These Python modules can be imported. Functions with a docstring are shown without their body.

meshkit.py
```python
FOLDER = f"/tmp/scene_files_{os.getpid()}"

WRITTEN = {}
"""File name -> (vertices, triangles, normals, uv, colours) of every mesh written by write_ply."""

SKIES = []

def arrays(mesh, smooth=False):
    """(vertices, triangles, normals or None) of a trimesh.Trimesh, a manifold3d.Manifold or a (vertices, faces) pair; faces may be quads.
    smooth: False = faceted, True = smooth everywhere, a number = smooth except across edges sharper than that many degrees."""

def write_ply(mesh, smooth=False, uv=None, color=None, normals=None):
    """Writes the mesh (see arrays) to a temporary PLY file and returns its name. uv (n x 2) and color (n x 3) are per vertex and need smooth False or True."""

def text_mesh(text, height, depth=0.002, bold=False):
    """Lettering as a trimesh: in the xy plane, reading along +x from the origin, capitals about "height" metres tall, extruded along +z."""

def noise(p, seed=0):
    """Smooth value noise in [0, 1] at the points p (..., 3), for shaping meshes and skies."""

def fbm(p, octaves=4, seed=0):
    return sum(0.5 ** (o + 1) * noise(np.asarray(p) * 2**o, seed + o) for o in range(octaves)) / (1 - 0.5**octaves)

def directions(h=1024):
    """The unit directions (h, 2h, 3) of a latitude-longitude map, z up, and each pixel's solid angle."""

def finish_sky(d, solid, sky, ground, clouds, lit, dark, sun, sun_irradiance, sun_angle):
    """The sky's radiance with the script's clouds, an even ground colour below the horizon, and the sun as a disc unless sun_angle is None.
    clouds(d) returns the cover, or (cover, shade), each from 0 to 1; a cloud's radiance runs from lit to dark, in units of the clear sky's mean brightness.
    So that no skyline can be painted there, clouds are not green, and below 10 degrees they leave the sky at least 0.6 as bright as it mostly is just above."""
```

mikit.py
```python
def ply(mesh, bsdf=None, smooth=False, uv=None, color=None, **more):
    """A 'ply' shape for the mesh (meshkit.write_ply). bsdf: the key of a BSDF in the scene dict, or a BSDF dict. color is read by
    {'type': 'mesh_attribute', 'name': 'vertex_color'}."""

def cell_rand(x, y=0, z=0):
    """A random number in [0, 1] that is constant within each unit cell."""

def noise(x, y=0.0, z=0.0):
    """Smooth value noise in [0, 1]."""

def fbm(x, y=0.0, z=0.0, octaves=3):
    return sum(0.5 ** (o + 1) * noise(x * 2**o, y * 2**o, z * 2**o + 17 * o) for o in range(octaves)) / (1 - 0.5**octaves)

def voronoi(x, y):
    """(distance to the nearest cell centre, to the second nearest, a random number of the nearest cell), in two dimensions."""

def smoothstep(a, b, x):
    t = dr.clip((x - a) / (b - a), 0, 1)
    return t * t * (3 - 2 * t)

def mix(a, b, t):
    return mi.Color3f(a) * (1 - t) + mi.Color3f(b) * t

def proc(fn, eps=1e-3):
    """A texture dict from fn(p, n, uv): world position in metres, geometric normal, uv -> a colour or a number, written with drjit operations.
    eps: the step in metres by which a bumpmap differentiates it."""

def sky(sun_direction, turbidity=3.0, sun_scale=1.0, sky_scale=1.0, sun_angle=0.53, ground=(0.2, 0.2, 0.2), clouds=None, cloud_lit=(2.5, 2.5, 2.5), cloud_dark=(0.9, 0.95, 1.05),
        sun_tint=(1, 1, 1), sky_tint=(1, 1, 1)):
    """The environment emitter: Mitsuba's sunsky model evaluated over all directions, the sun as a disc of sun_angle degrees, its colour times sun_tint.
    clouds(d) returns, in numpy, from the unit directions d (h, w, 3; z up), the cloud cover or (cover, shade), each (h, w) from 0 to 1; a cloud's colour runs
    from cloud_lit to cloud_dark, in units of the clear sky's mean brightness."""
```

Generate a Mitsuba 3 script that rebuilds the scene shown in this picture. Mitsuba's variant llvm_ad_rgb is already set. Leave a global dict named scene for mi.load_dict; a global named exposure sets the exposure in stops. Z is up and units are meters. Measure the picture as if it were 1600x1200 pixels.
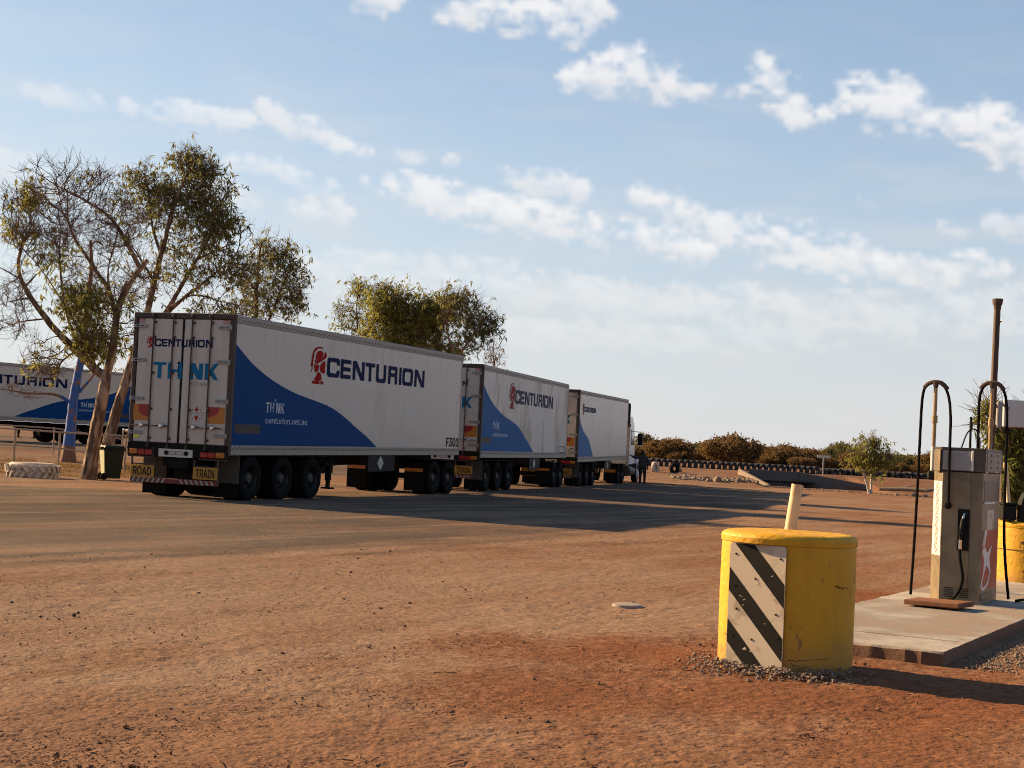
import math, numpy as np, trimesh, drjit as dr, mitsuba as mi, mikit, meshkit, manifold3d as m3
from shapely.geometry import Polygon, LineString, Point, box as sbox
from shapely.ops import unary_union
from shapely import affinity
from mikit import noise, fbm, smoothstep, mix, proc

scene = {}
labels = {}
PI = math.pi

# ------------------------------------------------------------------ camera
EYE = 1.452
pitch, roll = math.radians(2.524), math.radians(2.862)
fw = np.array([0, math.cos(pitch), math.sin(pitch)])
u0 = np.array([0, -math.sin(pitch), math.cos(pitch)])
upv = math.cos(roll) * u0 - math.sin(roll) * np.array([1.0, 0, 0])
scene['camera'] = {'type': 'perspective', 'fov': math.degrees(2 * math.atan(800 / 2311.)), 'fov_axis': 'x', 'near_clip': 0.1, 'far_clip': 9000.0,
    'to_world': mi.ScalarTransform4f().look_at([0, 0, EYE], [0, float(fw[1]), EYE + float(fw[2])], [float(v) for v in upv]),
    }

# ------------------------------------------------------------------ daylight
TREES = {
 'A': (42,[(0.2,0.16,[(-11.85,-0.01),(-11.76,1.08),(-11.6,2.36),(-11.54,2.91)]),(0.13,0.04,[(-11.54,2.91),(-12.02,3.21),(-12.41,3.63),(-12.79,3.89),(-13.11,4.16),(-13.61,4.72),(-14.1,5.28),(-14.32,5.66),(-14.46,6.0),(-14.46,6.29),(-14.33,6.57),(-14.25,6.85)]),(0.13,0.06,[(-11.54,2.91),(-11.4,3.61),(-11.41,4.69),(-11.4,4.98),(-11.29,5.3),(-11.08,5.76),(-10.86,6.09),(-10.66,6.37)]),(0.07,0.02,[(-10.87,6.14),(-11.07,6.46),(-11.3,6.98),(-11.46,7.2),(-11.76,7.64),(-12.53,7.95),(-12.84,8.16),(-13.17,8.25)]),(0.08,0.02,[(-11.42,4.74),(-11.59,5.19),(-11.75,5.64),(-12.05,5.81),(-12.33,6.2),(-12.55,6.55),(-12.98,6.86),(-13.21,7.68),(-13.5,7.85),(-14.02,8.04)]),(0.04,0.015,[(-11.83,3.17),(-12.25,4.06),(-12.9,5.09),(-13.52,5.97),(-14.05,6.48)]),(0.05,0.015,[(-11.83,3.17),(-12.52,3.95),(-12.84,4.67),(-13.02,5.52),(-13.14,6.03),(-13.19,6.58),(-13.18,7.22)]),(0.035,0.012,[(-11.59,5.19),(-11.81,5.78),(-11.78,6.19),(-11.7,6.41),(-11.58,7.03),(-11.48,7.86)]),(0.03,0.01,[(-13.41,4.51),(-13.74,4.48),(-14.28,4.41),(-14.33,4.28)]),(0.03,0.01,[(-14.32,5.66),(-14.74,5.89),(-15.02,5.99)]),(0.03,0.01,[(-14.11,5.43),(-13.83,5.9),(-13.47,6.07)]),(0.03,0.01,[(-13.96,5.11),(-14.32,5.09),(-14.67,4.87)])],
   [(-12.35,5.06,0.62,0.47,60,20),(-11.89,4.08,0.76,0.58,90,13),(-12.1,4.52,0.76,0.73,70,11),(-11.57,4.92,0.45,0.55,25,8),(-14.05,7.97,0.24,0.4,35,16),(-14.25,6.8,0.62,0.33,40,10),(-13.45,6.25,0.29,0.25,22,14),(-13.05,6.58,0.33,0.36,20,12),(-12.71,5.59,0.45,0.55,20,4),(-13.13,7.87,1.49,1.2,230,0),(-12.42,6.71,1.36,1.13,150,0),(-14.31,4.96,0.55,1.36,100,0),(-11.07,5.67,0.73,1.09,80,1),(-13.3,3.37,0.64,0.64,80,2),(-14.09,7.17,0.82,1.27,90,0),(-11.36,7.31,0.73,0.91,100,1),(-10.71,4.23,0.55,0.73,50,5),(-11.96,8.2,0.73,0.64,80,1)]),
 'B': (52,[(0.21,0.13,[(-15.43,0.32),(-15.4,1.85),(-15.33,2.98),(-15.2,3.77)]),(0.12,0.05,[(-15.2,3.77),(-15.11,4.8),(-15.01,5.71),(-14.87,7.07),(-14.92,7.98)]),(0.06,0.02,[(-15.54,2.34),(-15.6,2.56),(-16.17,2.64),(-16.61,2.51),(-17.29,2.61),(-17.86,2.67)]),(0.05,0.02,[(-15.18,2.71),(-14.95,3.0),(-14.7,3.28),(-14.44,3.92)])],
   [(-14.89,7.53,1.13,1.24,45,2),(-15.5,6.36,0.9,1.13,40,1),(-14.36,4.38,0.56,0.68,25,9),(-17.07,2.66,0.9,0.27,20,0)]),
 'C': (50,[(0.19,0.16,[(-13.56,0.7),(-13.34,1.91),(-13.08,3.0)]),(0.15,0.04,[(-13.08,3.0),(-12.73,4.32),(-12.42,5.43),(-12.25,6.52),(-12.04,7.41),(-11.83,8.51),(-11.62,9.4),(-11.24,10.3)]),(0.1,0.03,[(-12.59,4.66),(-11.92,5.34),(-11.55,6.34),(-11.07,7.46),(-10.69,8.35),(-10.48,9.24)]),(0.07,0.02,[(-11.98,5.3),(-11.31,6.03),(-10.68,6.49),(-10.17,6.96),(-9.51,7.58)]),(0.06,0.02,[(-12.04,7.41),(-12.42,8.26),(-12.58,9.13),(-12.69,9.79)]),(0.05,0.02,[(-11.07,7.46),(-10.44,7.82),(-9.8,8.18)]),(0.05,0.02,[(-12.25,6.52),(-12.68,7.16),(-13.16,7.79)]),(0.06,0.02,[(-12.23,5.11),(-11.78,5.63),(-11.0,6.26),(-10.11,5.98)])],
   [(-11.25,10.56,0.87,0.61,110,17),(-12.57,9.9,1.0,0.61,95,15),(-10.54,9.56,0.95,0.91,130,17),(-11.49,9.08,1.08,0.97,130,16),(-9.98,8.28,0.87,0.74,90,16),(-9.33,7.44,0.65,0.61,50,14),(-12.44,8.59,0.87,0.87,60,9),(-11.08,7.68,1.3,0.87,80,10),(-11.23,6.58,1.51,0.87,70,8),(-10.15,6.63,1.08,0.87,60,10),(-13.26,9.54,0.54,0.87,30,9),(-12.83,6.06,0.65,1.3,40,6),(-9.88,5.77,1.3,0.54,60,13)]),
 'D': (54,[(0.12,0.1,[(-9.32,0.21),(-9.39,3.36),(-9.48,5.71)]),(0.09,0.02,[(-9.48,5.71),(-9.46,6.65),(-9.42,7.59),(-9.33,8.42)]),(0.06,0.02,[(-9.42,4.77),(-9.01,5.73),(-8.77,6.45),(-8.62,7.16),(-8.37,7.76)]),(0.04,0.015,[(-9.46,6.65),(-9.92,7.33),(-10.18,7.79)])],
   [(-9.11,8.36,0.79,0.65,75,14),(-8.45,7.52,0.65,0.98,85,13),(-9.55,7.0,0.84,0.93,80,12),(-8.15,6.29,0.56,0.56,40,12),(-9.61,5.93,0.93,0.58,50,11),(-8.83,6.68,0.82,0.93,50,9),(-7.9,6.96,0.33,0.7,22,9)]),
 'E': (60,[(0.14,0.1,[(-4.96,-0.43),(-5.08,2.8),(-5.11,4.36)]),(0.09,0.03,[(-5.11,4.36),(-4.98,5.67),(-4.88,6.72),(-4.87,7.51)]),(0.08,0.03,[(-5.1,4.1),(-4.48,5.18),(-3.89,6.25),(-3.67,7.18)]),(0.07,0.03,[(-5.11,3.32),(-3.93,4.68),(-2.96,6.04),(-2.74,6.83)])],
   [(-4.89,7.04,0.99,0.83,170,26),(-5.3,5.92,0.83,0.88,150,26),(-3.9,6.51,1.09,0.93,200,26),(-4.23,5.32,1.43,0.78,170,26),(-3.0,6.69,0.73,0.88,120,24),(-2.92,5.25,0.91,0.65,90,22),(-5.4,7.74,0.47,0.26,25,18)]),
 'E1': (62,[(0.08,0.05,[(-6.14,-0.55),(-6.35,3.33),(-6.44,4.94)]),(0.04,0.015,[(-6.44,4.94),(-6.59,6.28),(-6.73,7.35),(-6.57,7.9)]),(0.03,0.01,[(-6.43,4.67),(-6.93,5.45),(-7.24,6.25)])],
   [(-6.6,7.9,0.59,0.38,40,12),(-6.99,6.67,0.54,0.59,40,12),(-6.33,6.83,0.59,0.75,35,9),(-7.42,7.05,0.21,0.67,12,8),(-6.67,5.74,0.67,0.54,22,6)]),
 'E3': (58,[(0.1,0.08,[(-1.99,-0.23),(-2.13,2.9),(-2.21,4.91)]),(0.06,0.02,[(-2.21,4.91),(-1.72,5.69),(-1.33,6.34),(-0.94,6.74)]),(0.05,0.02,[(-2.21,4.91),(-2.6,5.64),(-2.76,6.39),(-2.55,7.16)])],
   [(-1.51,6.41,0.8,0.45,80,15),(-2.18,7.18,0.55,0.5,45,13),(-1.79,6.95,0.75,0.5,40,9),(-2.67,6.9,0.5,0.7,40,13),(-1.71,5.44,0.88,0.45,40,8),(-0.88,6.49,0.25,0.55,22,10),(-1.1,5.84,0.38,0.38,20,10)]),
 'F': (64,[(0.04,0.03,[(-0.63,0.22),(-0.8,4.23),(-0.82,5.07)]),(0.025,0.008,[(-0.82,5.07),(-0.74,5.77),(-0.57,6.14),(-0.38,6.37)]),(0.02,0.008,[(-0.81,4.93),(-0.9,5.62),(-0.88,6.32)])],
   [(-0.81,5.48,0.33,0.69,26,2),(-0.93,5.01,0.33,0.33,14,8)]),
 'G': (81,[(0.06,0.035,[(19.8,0.05),(19.62,0.53),(19.51,0.98),(19.42,1.5),(19.33,2.06)]),(0.07,0.03,[(19.9,-0.01),(19.93,0.72),(19.93,1.18),(20.01,1.67),(20.02,2.44),(19.9,2.86)]),(0.04,0.02,[(19.93,1.18),(20.36,1.69),(20.77,2.13)])],
   [(19.23,1.91,0.46,0.63,70,14),(20.22,1.89,0.63,0.56,80,13),(19.97,2.72,0.46,0.39,50,12),(19.41,2.62,0.32,0.25,26,10),(20.7,2.06,0.42,0.32,36,11),(19.75,1.27,0.56,0.42,30,8)]),
 'H': (25,[(0.1,0.07,[(8.79,0.94),(8.71,1.47),(8.64,1.9)]),(0.05,0.02,[(8.65,1.69),(8.42,2.0),(8.25,2.26),(8.11,2.42)]),(0.05,0.02,[(8.71,1.47),(8.49,1.52),(8.37,1.46)]),(0.05,0.02,[(8.64,1.9),(8.68,2.23),(8.8,2.56)])],
   [(8.59,1.95,0.28,0.3,110,22),(8.47,1.46,0.22,0.37,100,22),(8.75,1.31,0.32,0.37,110,22),(8.08,2.44,0.1,0.22,26,16),(8.31,2.19,0.15,0.15,25,12),(8.91,2.02,0.32,0.54,90,20)]),
}
EMBLEM = [[(0.14,0.82),(0.19,0.89),(0.31,0.96),(0.44,0.99),(0.6,1.0),(0.74,0.98),(0.74,0.95),(0.61,0.96),(0.45,0.95),(0.32,0.89),(0.22,0.82),(0.19,0.72),(0.16,0.58),(0.16,0.46),(0.01,0.44),(0.07,0.48),(0.02,0.49),(0.08,0.55),(0.04,0.56),(0.09,0.62),(0.05,0.63),(0.11,0.69),(0.06,0.7),(0.12,0.74),(0.07,0.76),(0.14,0.78)],[(0.16,0.45),(0.14,0.38),(0.07,0.29),(0.06,0.3),(0.13,0.43)],[(0.33,0.74),(0.38,0.82),(0.47,0.88),(0.58,0.9),(0.69,0.88),(0.78,0.85),(0.76,0.81),(0.69,0.71),(0.59,0.6),(0.49,0.56),(0.4,0.63),(0.33,0.68)],[(0.91,0.89),(1.0,0.8),(0.95,0.73),(0.71,0.63),(0.61,0.59),(0.72,0.71),(0.85,0.82)],[(0.27,0.65),(0.38,0.61),(0.47,0.56),(0.4,0.53),(0.31,0.57),(0.26,0.61)],[(0.25,0.54),(0.39,0.51),(0.53,0.53),(0.55,0.45),(0.51,0.38),(0.38,0.3),(0.31,0.34),(0.26,0.44)],[(0.91,0.65),(0.94,0.51),(0.91,0.46),(0.92,0.31),(0.75,0.31),(0.65,0.35),(0.61,0.45),(0.64,0.53),(0.74,0.59)],[(0.54,0.34),(0.66,0.29),(0.72,0.24),(0.73,0.13),(0.58,0.18),(0.4,0.25)],[(0.4,0.23),(0.58,0.17),(0.72,0.12),(0.58,0.09),(0.27,0.12),(0.32,0.17)],[(0.2,0.09),(0.45,0.1),(0.59,0.08),(0.64,0.01),(0.13,0.01)],[(0.67,0.09),(0.78,0.11),(0.89,0.01),(0.72,0.01)]]
CLOUDS = [(1,[(-6.73,16.49,0.25),(-5.74,16.61,0.3),(-5.12,16.75,0.2)]),(1,[(-3.48,16.44,0.35),(-1.74,16.66,0.55),(0.04,16.4,0.65),(1.55,16.23,0.55),(2.52,16.96,0.5)]),(1,[(1.78,14.23,0.35),(2.89,14.51,0.55),(4.13,14.79,0.6),(5.39,14.35,0.55),(6.64,14.14,0.35),(7.26,14.08,0.2)]),(1,[(8.12,14.05,0.35),(9.07,14.76,0.45),(9.84,13.83,0.6),(10.6,13.13,0.45)]),(1,[(11.56,13.14,0.3),(12.74,13.72,0.6),(13.92,13.6,0.7),(15.13,12.78,0.45),(16.52,12.76,0.4),(17.44,12.63,0.65),(18.58,12.15,0.75),(20.16,11.67,0.85)]),(0.8,[(-18.85,12.19,0.2),(-17.71,12.1,0.35),(-16.32,11.91,0.3)]),(0.9,[(-15.17,12.03,0.3),(-13.75,11.94,0.35),(-12.31,11.84,0.3),(-10.63,11.88,0.2)]),(0.9,[(-10.18,12.51,0.2),(-9.42,11.98,0.35),(-8.18,11.72,0.35),(-6.91,11.09,0.25),(-5.97,11.04,0.2)]),(0.7,[(-4.92,11.04,0.2),(-4.05,11.0,0.2)]),(0.6,[(-2.8,11.0,0.2),(-2.62,10.89,0.17)]),(0.7,[(-19.82,9.78,0.4),(-18.67,9.33,0.5),(-17.74,8.96,0.4)]),(0.7,[(-11.14,10.28,0.25),(-9.55,10.17,0.3),(-8.55,9.77,0.3),(-7.67,9.23,0.45),(-6.9,8.67,0.35)]),(0.7,[(-8.86,8.66,0.3),(-7.26,8.65,0.3)]),(0.9,[(-5.98,10.0,0.25),(-4.6,9.67,0.5),(-3.09,9.4,0.5),(-1.58,9.12,0.5),(0.43,8.85,0.5),(2.18,8.81,0.55),(4.18,8.52,0.5),(5.68,8.21,0.45),(7.17,7.89,0.35)]),(0.8,[(-0.53,10.56,0.3),(0.85,10.34,0.4),(2.24,10.1,0.3)]),(0.9,[(4.61,9.93,0.3),(6.12,9.44,0.55),(7.37,9.0,0.5),(9.1,8.56,0.6),(10.57,8.23,0.7),(12.02,7.9,0.65),(13.57,7.57,0.4)]),(0.85,[(14.4,7.47,0.4),(15.79,7.37,0.55),(17.16,7.51,0.55),(18.07,7.4,0.3)]),(0.7,[(13.0,10.12,0.12),(13.48,9.79,0.15)]),(0.5,[(16.19,9.1,0.23),(16.66,8.96,0.2)]),(0.6,[(17.78,9.2,0.25),(19.14,9.04,0.35)]),(0.6,[(-11.43,9.18,0.4),(-10.21,8.92,0.3)]),(0.55,[(-7.3,7.11,0.23),(-5.2,6.99,0.3),(-2.72,6.96,0.35),(-0.47,6.96,0.3)]),(0.5,[(-8.11,6.27,0.75),(-5.16,6.21,0.6),(-0.19,6.23,0.5),(4.8,5.97,0.55),(9.7,5.78,0.6),(14.93,5.69,0.65),(19.01,6.13,0.65)]),(0.35,[(-0.1,4.5,0.4),(3.87,4.57,0.45),(7.32,4.59,0.5),(12.13,5.01,0.45)])]

EL, BB = math.radians(23.5), math.radians(28)
SUN = [-math.cos(BB) * math.cos(EL), math.sin(BB) * math.cos(EL), math.sin(EL)]

def clouds(d):
    az = np.degrees(np.arctan2(d[..., 0], d[..., 1]))
    el = np.degrees(np.arcsin(np.clip(d[..., 2], -1, 1)))
    out = np.zeros(az.shape); sh = np.zeros(az.shape)
    q = np.stack([az * .9 + el * .35, el * 1.5, np.zeros_like(az)], -1)
    n1 = meshkit.fbm(q * .55, 5, 3); n2 = meshkit.fbm(q * 1.9, 4, 9)
    n4 = meshkit.fbm(q * 4.6, 3, 14)
    wob = (n1 - .5) * 1.7 + (n2 - .5) * 1.9 + (n4 - .5) * 1.1
    win = (np.abs(az) < 30) & (el > 0) & (el < 30)
    A, E_ = az[win], el[win]
    o = np.zeros(A.shape); s_ = np.zeros(A.shape)
    for op, pts in CLOUDS:
        f = np.full(A.shape, -9.0); g = np.zeros(A.shape)
        P = []
        for (a, b) in zip(pts[:-1], pts[1:]):
            n = max(1, int(abs(b[0] - a[0]) / (.7 * min(a[2], b[2]))))
            P += [tuple(np.array(a) + (np.array(b) - np.array(a)) * k / n) for k in range(n)]
        P.append(pts[-1])
        for x, y, r in P:
            r2 = r * 1.5
            dd = ((A - x) / (r2 * 1.15)) ** 2 + ((E_ - y) / r2) ** 2
            v = 1 - dd
            g = np.where(v > f, np.clip((y - E_) / r * .5 + .35, 0, 1), g)
            f = np.maximum(f, v)
        c = np.clip((f + wob[win] + .10) / 1.15, 0, 1)
        c = c * c * (3 - 2 * c) * op * np.clip(.62 + 1.5 * (n2[win] - .36), .35, 1)
        s_ = np.where(c > o, g, s_); o = np.maximum(o, c)
    out[win] = o; sh[win] = s_
    # the same broken layer goes on over the rest of the sky
    dz = np.maximum(d[..., 2], .05)
    h = np.stack([d[..., 0] / dz * .8 - d[..., 1] / dz * .3, d[..., 1] / dz * .9, np.zeros_like(az)], -1)
    n3 = meshkit.fbm(h * 1.3, 5, 5)
    oth = np.clip((n3 - .62) / .16, 0, 1) * .6 * np.clip((np.abs(az) - 22) / 4, 0, 1)
    oth = np.where((np.abs(az) < 30) & (el >= 22), np.clip((n3 - .62) / .16, 0, 1) * .6 * np.clip((el - 22) / 4, 0, 1), oth)
    cov = np.maximum(out, oth) * (1 - .35 * np.clip((-az - 2) / 14, 0, 1))
    sunward = np.degrees(np.arccos(np.clip(d @ np.array(SUN), -1, 1)))
    q5 = np.stack([az * .22 + el * .3, el * 1.1 - az * .03, np.zeros_like(az)], -1); n5 = meshkit.fbm(q5 * 1.2, 4, 31)
    veil = .93 * np.exp(-np.clip(el, 0, 90) / 8.0) + .17 * np.clip((n5 - .42) / .3, 0, 1) * np.exp(-((el - 8) / 7.) ** 2) + (.10 * n1 + .64 * np.exp(-sunward / 40.)) * np.exp(-np.clip(el, 0, 90) / 22.)
    veil = np.clip(veil, 0, 1); total = 1 - (1 - cov * .80) * (1 - veil)
    hazy = np.clip(.95 - .75 * np.exp(-sunward / 45.), 0, 1)
    return total, np.clip((cov * .80 * (.05 + .4 * sh) + veil * (1 - cov * .80) * hazy) / np.maximum(total, 1e-3), 0, 1)

scene['sky'] = mikit.sky(SUN, turbidity=2.1, clouds=clouds, sun_scale=1.9, sky_scale=1.0, sun_tint=(1.12, 1.0, .84), sky_tint=(.98, 1.05, 1.11), ground=(.25, .15, .1), cloud_lit=(3.1, 3.0, 2.92), cloud_dark=(1.95, 1.96, 1.98))
labels['sky'] = {'kind': 'structure'}
exposure = 2.25

# ------------------------------------------------------------------ materials
def mat(name, color, rough=.6, metallic=0., tex=None, bump=None, two=True, **k):
    b = {'type': 'principled', 'base_color': {'type': 'rgb', 'value': list(color)} if tex is None else proc(tex), 'roughness': rough, 'metallic': metallic, 'specular': .4, **k}
    if bump: b = {'type': 'bumpmap', 'arbitrary': proc(bump[0], bump[1]), 'scale': 1.0, 'bsdf': b}
    if two: b = {'type': 'twosided', 'bsdf': b}
    scene['mat_' + name] = b
    return 'mat_' + name

def pw(x, pts):       # piecewise linear in drjit
    y = mi.Float(pts[0][1])
    for (a, b), (c, e) in zip(pts[:-1], pts[1:]):
        y = y + (e - b) * dr.clip((x - a) / (c - a), 0, 1)
    return y

def ground_tex(p, n, uv):
    x, y = p.x, p.y
    L, W = x * .5 + y * .86, x * .86 - y * .5         # along and across the way the trucks roll
    big = fbm(x * .22, y * .22, 3.0, 3)
    mid = fbm(x * 1.1, y * .8, 1.0, 3)
    streak = fbm(L * .25, W * 2.4, 5.0, 3)
    fine = fbm(x * 16, y * 16, 2.0, 3)
    grit = noise(x * 70, y * 70, 4.0)
    dirt = mix((.158, .076, .039), (.205, .128, .083), smoothstep(.25, .75, big * .45 + streak * .55))
    dirt = mix(dirt, mi.Color3f(.225, .15, .103), smoothstep(.5, .8, mid) * .4)
    # churned red soil near the fuel island
    r = dr.sqrt(dr.square((x - 1.7) / 3.3) + dr.square((y - 9.7) / 2.5))
    r2 = dr.sqrt(dr.square((x - 3.9) / 1.6) + dr.square((y - 16.4) / 1.3))
    red = smoothstep(1.15, .35, dr.minimum(r, r2) + (mid - .5) * 1.3 + (fine - .5) * .5)
    dirt = mix(dirt, mi.Color3f(0.1333, 0.04712, 0.0186), red * .88)
    low = smoothstep(9.5, 7.0, y + (mid - .5) * 3)
    dirt = mix(dirt, mi.Color3f(0.1457, 0.06076, 0.0279), low * .55)
    dirt = dirt * (.74 + .52 * fine) * (.85 + .3 * grit)
    asp = mix((.070, .050, .038), (.108, .079, .059), smoothstep(.3, .7, streak * .6 + big * .4)) * (.8 + .4 * fine) * (.85 + .3 * grit)
    xe = pw(y, [(6, -13.), (10, -9.5), (15.9, -5.4), (23.9, .1), (40.6, 6.4), (60, 9.5), (85, 12.)])
    far = smoothstep(0.25, -.25, y - (35.2 + .28 * (x + 12)) + (mid - .5) * 1.2) + smoothstep(-8.2, -6.6, x - (y - 35) * .35) + smoothstep(58, 61, y)
    edge = smoothstep(1.6, -1.2, (x - xe) + (mid - .5) * 2.2 + (streak - .5) * 3.6) * (.72 + .28 * smoothstep(.35, .6, mid))
    m = edge * dr.clip(far, 0, 1) * smoothstep(84, 74, y + (mid - .5) * 8 - dr.clip(-x - 10, 0, 1) * 40)
    dusty = smoothstep(.46, .7, streak) * .45
    c = mix(dirt, mix(asp, dirt, dusty), m)
    hill = smoothstep(78, 90, y) * smoothstep(3, 6, x)
    c = mix(c, mi.Color3f(0.1364, 0.0651, 0.0372) * (.8 + .4 * mid), hill * smoothstep(9, 20, x) * .8)
    return c * .86

def ground_bump(p, n, uv):
    return fbm(p.x * 30, p.y * 30, 1.0, 3) * .0075 + noise(p.x * 85, p.y * 85, 2.0) * .0035
M_ground = mat('ground', (0, 0, 0), .95, tex=ground_tex, bump=(ground_bump, .006), specular=.15)

def panel_tex(p, n, uv):
    g = fbm(p.x * .9, p.y * .9, p.z * .35, 3); s = fbm(p.x * 6, p.y * 6, p.z * .8, 2)
    k = smoothstep(.5, .78, g * .6 + s * .4)
    return mix(mix((.445, .395, .345), (.345, .285, .23), k * .5 + .12 * s), mi.Color3f(.33, .235, .17), smoothstep(2.1, .9, p.z + (g - .5) * 1.2) * .28 + smoothstep(.62, .8, s) * .12)
ripple = lambda p, n, uv: fbm(p.x * 1.4 + p.z * .6, p.y * 1.4, p.z * 1.9, 3) * .012
M_white = mat('white_panel', (0, 0, 0), .34, tex=panel_tex, bump=(ripple, .05))
def panel_dirty(p, n, uv):
    g = fbm(p.x * 1.3, p.y * 1.3, p.z * .5, 3); s = fbm(p.x * 7, p.y * 7, p.z * 1.2, 3)
    k = smoothstep(.46, .66, g * .6 + s * .4)
    return mix((.445, .405, .365), (.245, .20, .16), k * .8)
M_white_dirty = mat('white_panel_dirty', (0, 0, 0), .42, tex=panel_dirty, bump=(ripple, .05))
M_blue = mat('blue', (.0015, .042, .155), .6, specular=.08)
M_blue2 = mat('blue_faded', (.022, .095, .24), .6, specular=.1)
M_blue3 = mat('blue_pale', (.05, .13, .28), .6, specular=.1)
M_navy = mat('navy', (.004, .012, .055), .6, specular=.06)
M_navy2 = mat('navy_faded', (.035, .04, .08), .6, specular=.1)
M_teal = mat('teal', (.012, .125, .25), .6, specular=.08)
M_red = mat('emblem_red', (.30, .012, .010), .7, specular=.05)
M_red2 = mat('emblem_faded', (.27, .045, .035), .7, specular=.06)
M_pale = mat('pale_print', (.38, .41, .45), .5)
M_black = mat('black', (.008, .008, .008), .6, specular=.15)
M_rubber = mat('rubber', (.008, .0075, .007), .9, specular=.08)
M_dark = mat('dark_steel', (.010, .009, .008), .8, specular=.1)
M_frame = mat('brown_frame', (.045, .028, .021), .6)
M_rail = mat('alloy_rail', (.26, .225, .195), .5, .4)
M_chrome = mat('chrome', (.75, .73, .7), .18, 1.)
M_steel = mat('dull_steel', (.045, .040, .036), .55, .6)
M_signy = mat('sign_yellow', (.31, .15, .012), .5)
M_lampr = mat('lamp_red', (.25, .012, .012), .25)
M_lampa = mat('lamp_amber', (.38, .12, .012), .25)
M_lampy = mat('marker_orange', (.38, .13, .015), .4)
M_plate = mat('plate_white', (.44, .42, .39), .5)
M_flap = mat('mudflap_grey', (.075, .063, .053), .8, specular=.1)
M_lime = mat('lime_sticker', (.55, .62, .05), .5)

def yellow_tex(p, n, uv):
    g = fbm(p.x * 5, p.y * 5, p.z * 3, 4); s = fbm(p.x * 21, p.y * 21, p.z * 9, 3)
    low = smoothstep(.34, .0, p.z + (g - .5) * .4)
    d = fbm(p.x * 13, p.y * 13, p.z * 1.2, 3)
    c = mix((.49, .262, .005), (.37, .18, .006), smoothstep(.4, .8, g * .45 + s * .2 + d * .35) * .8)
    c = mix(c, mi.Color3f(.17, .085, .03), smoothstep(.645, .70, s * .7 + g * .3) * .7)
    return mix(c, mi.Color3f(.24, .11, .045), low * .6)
M_yellow = mat('yellow_concrete', (0, 0, 0), .6, tex=yellow_tex, bump=(lambda p, n, uv: fbm(p.x * 30, p.y * 30, p.z * 30, 3) * .006, .004))
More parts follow.
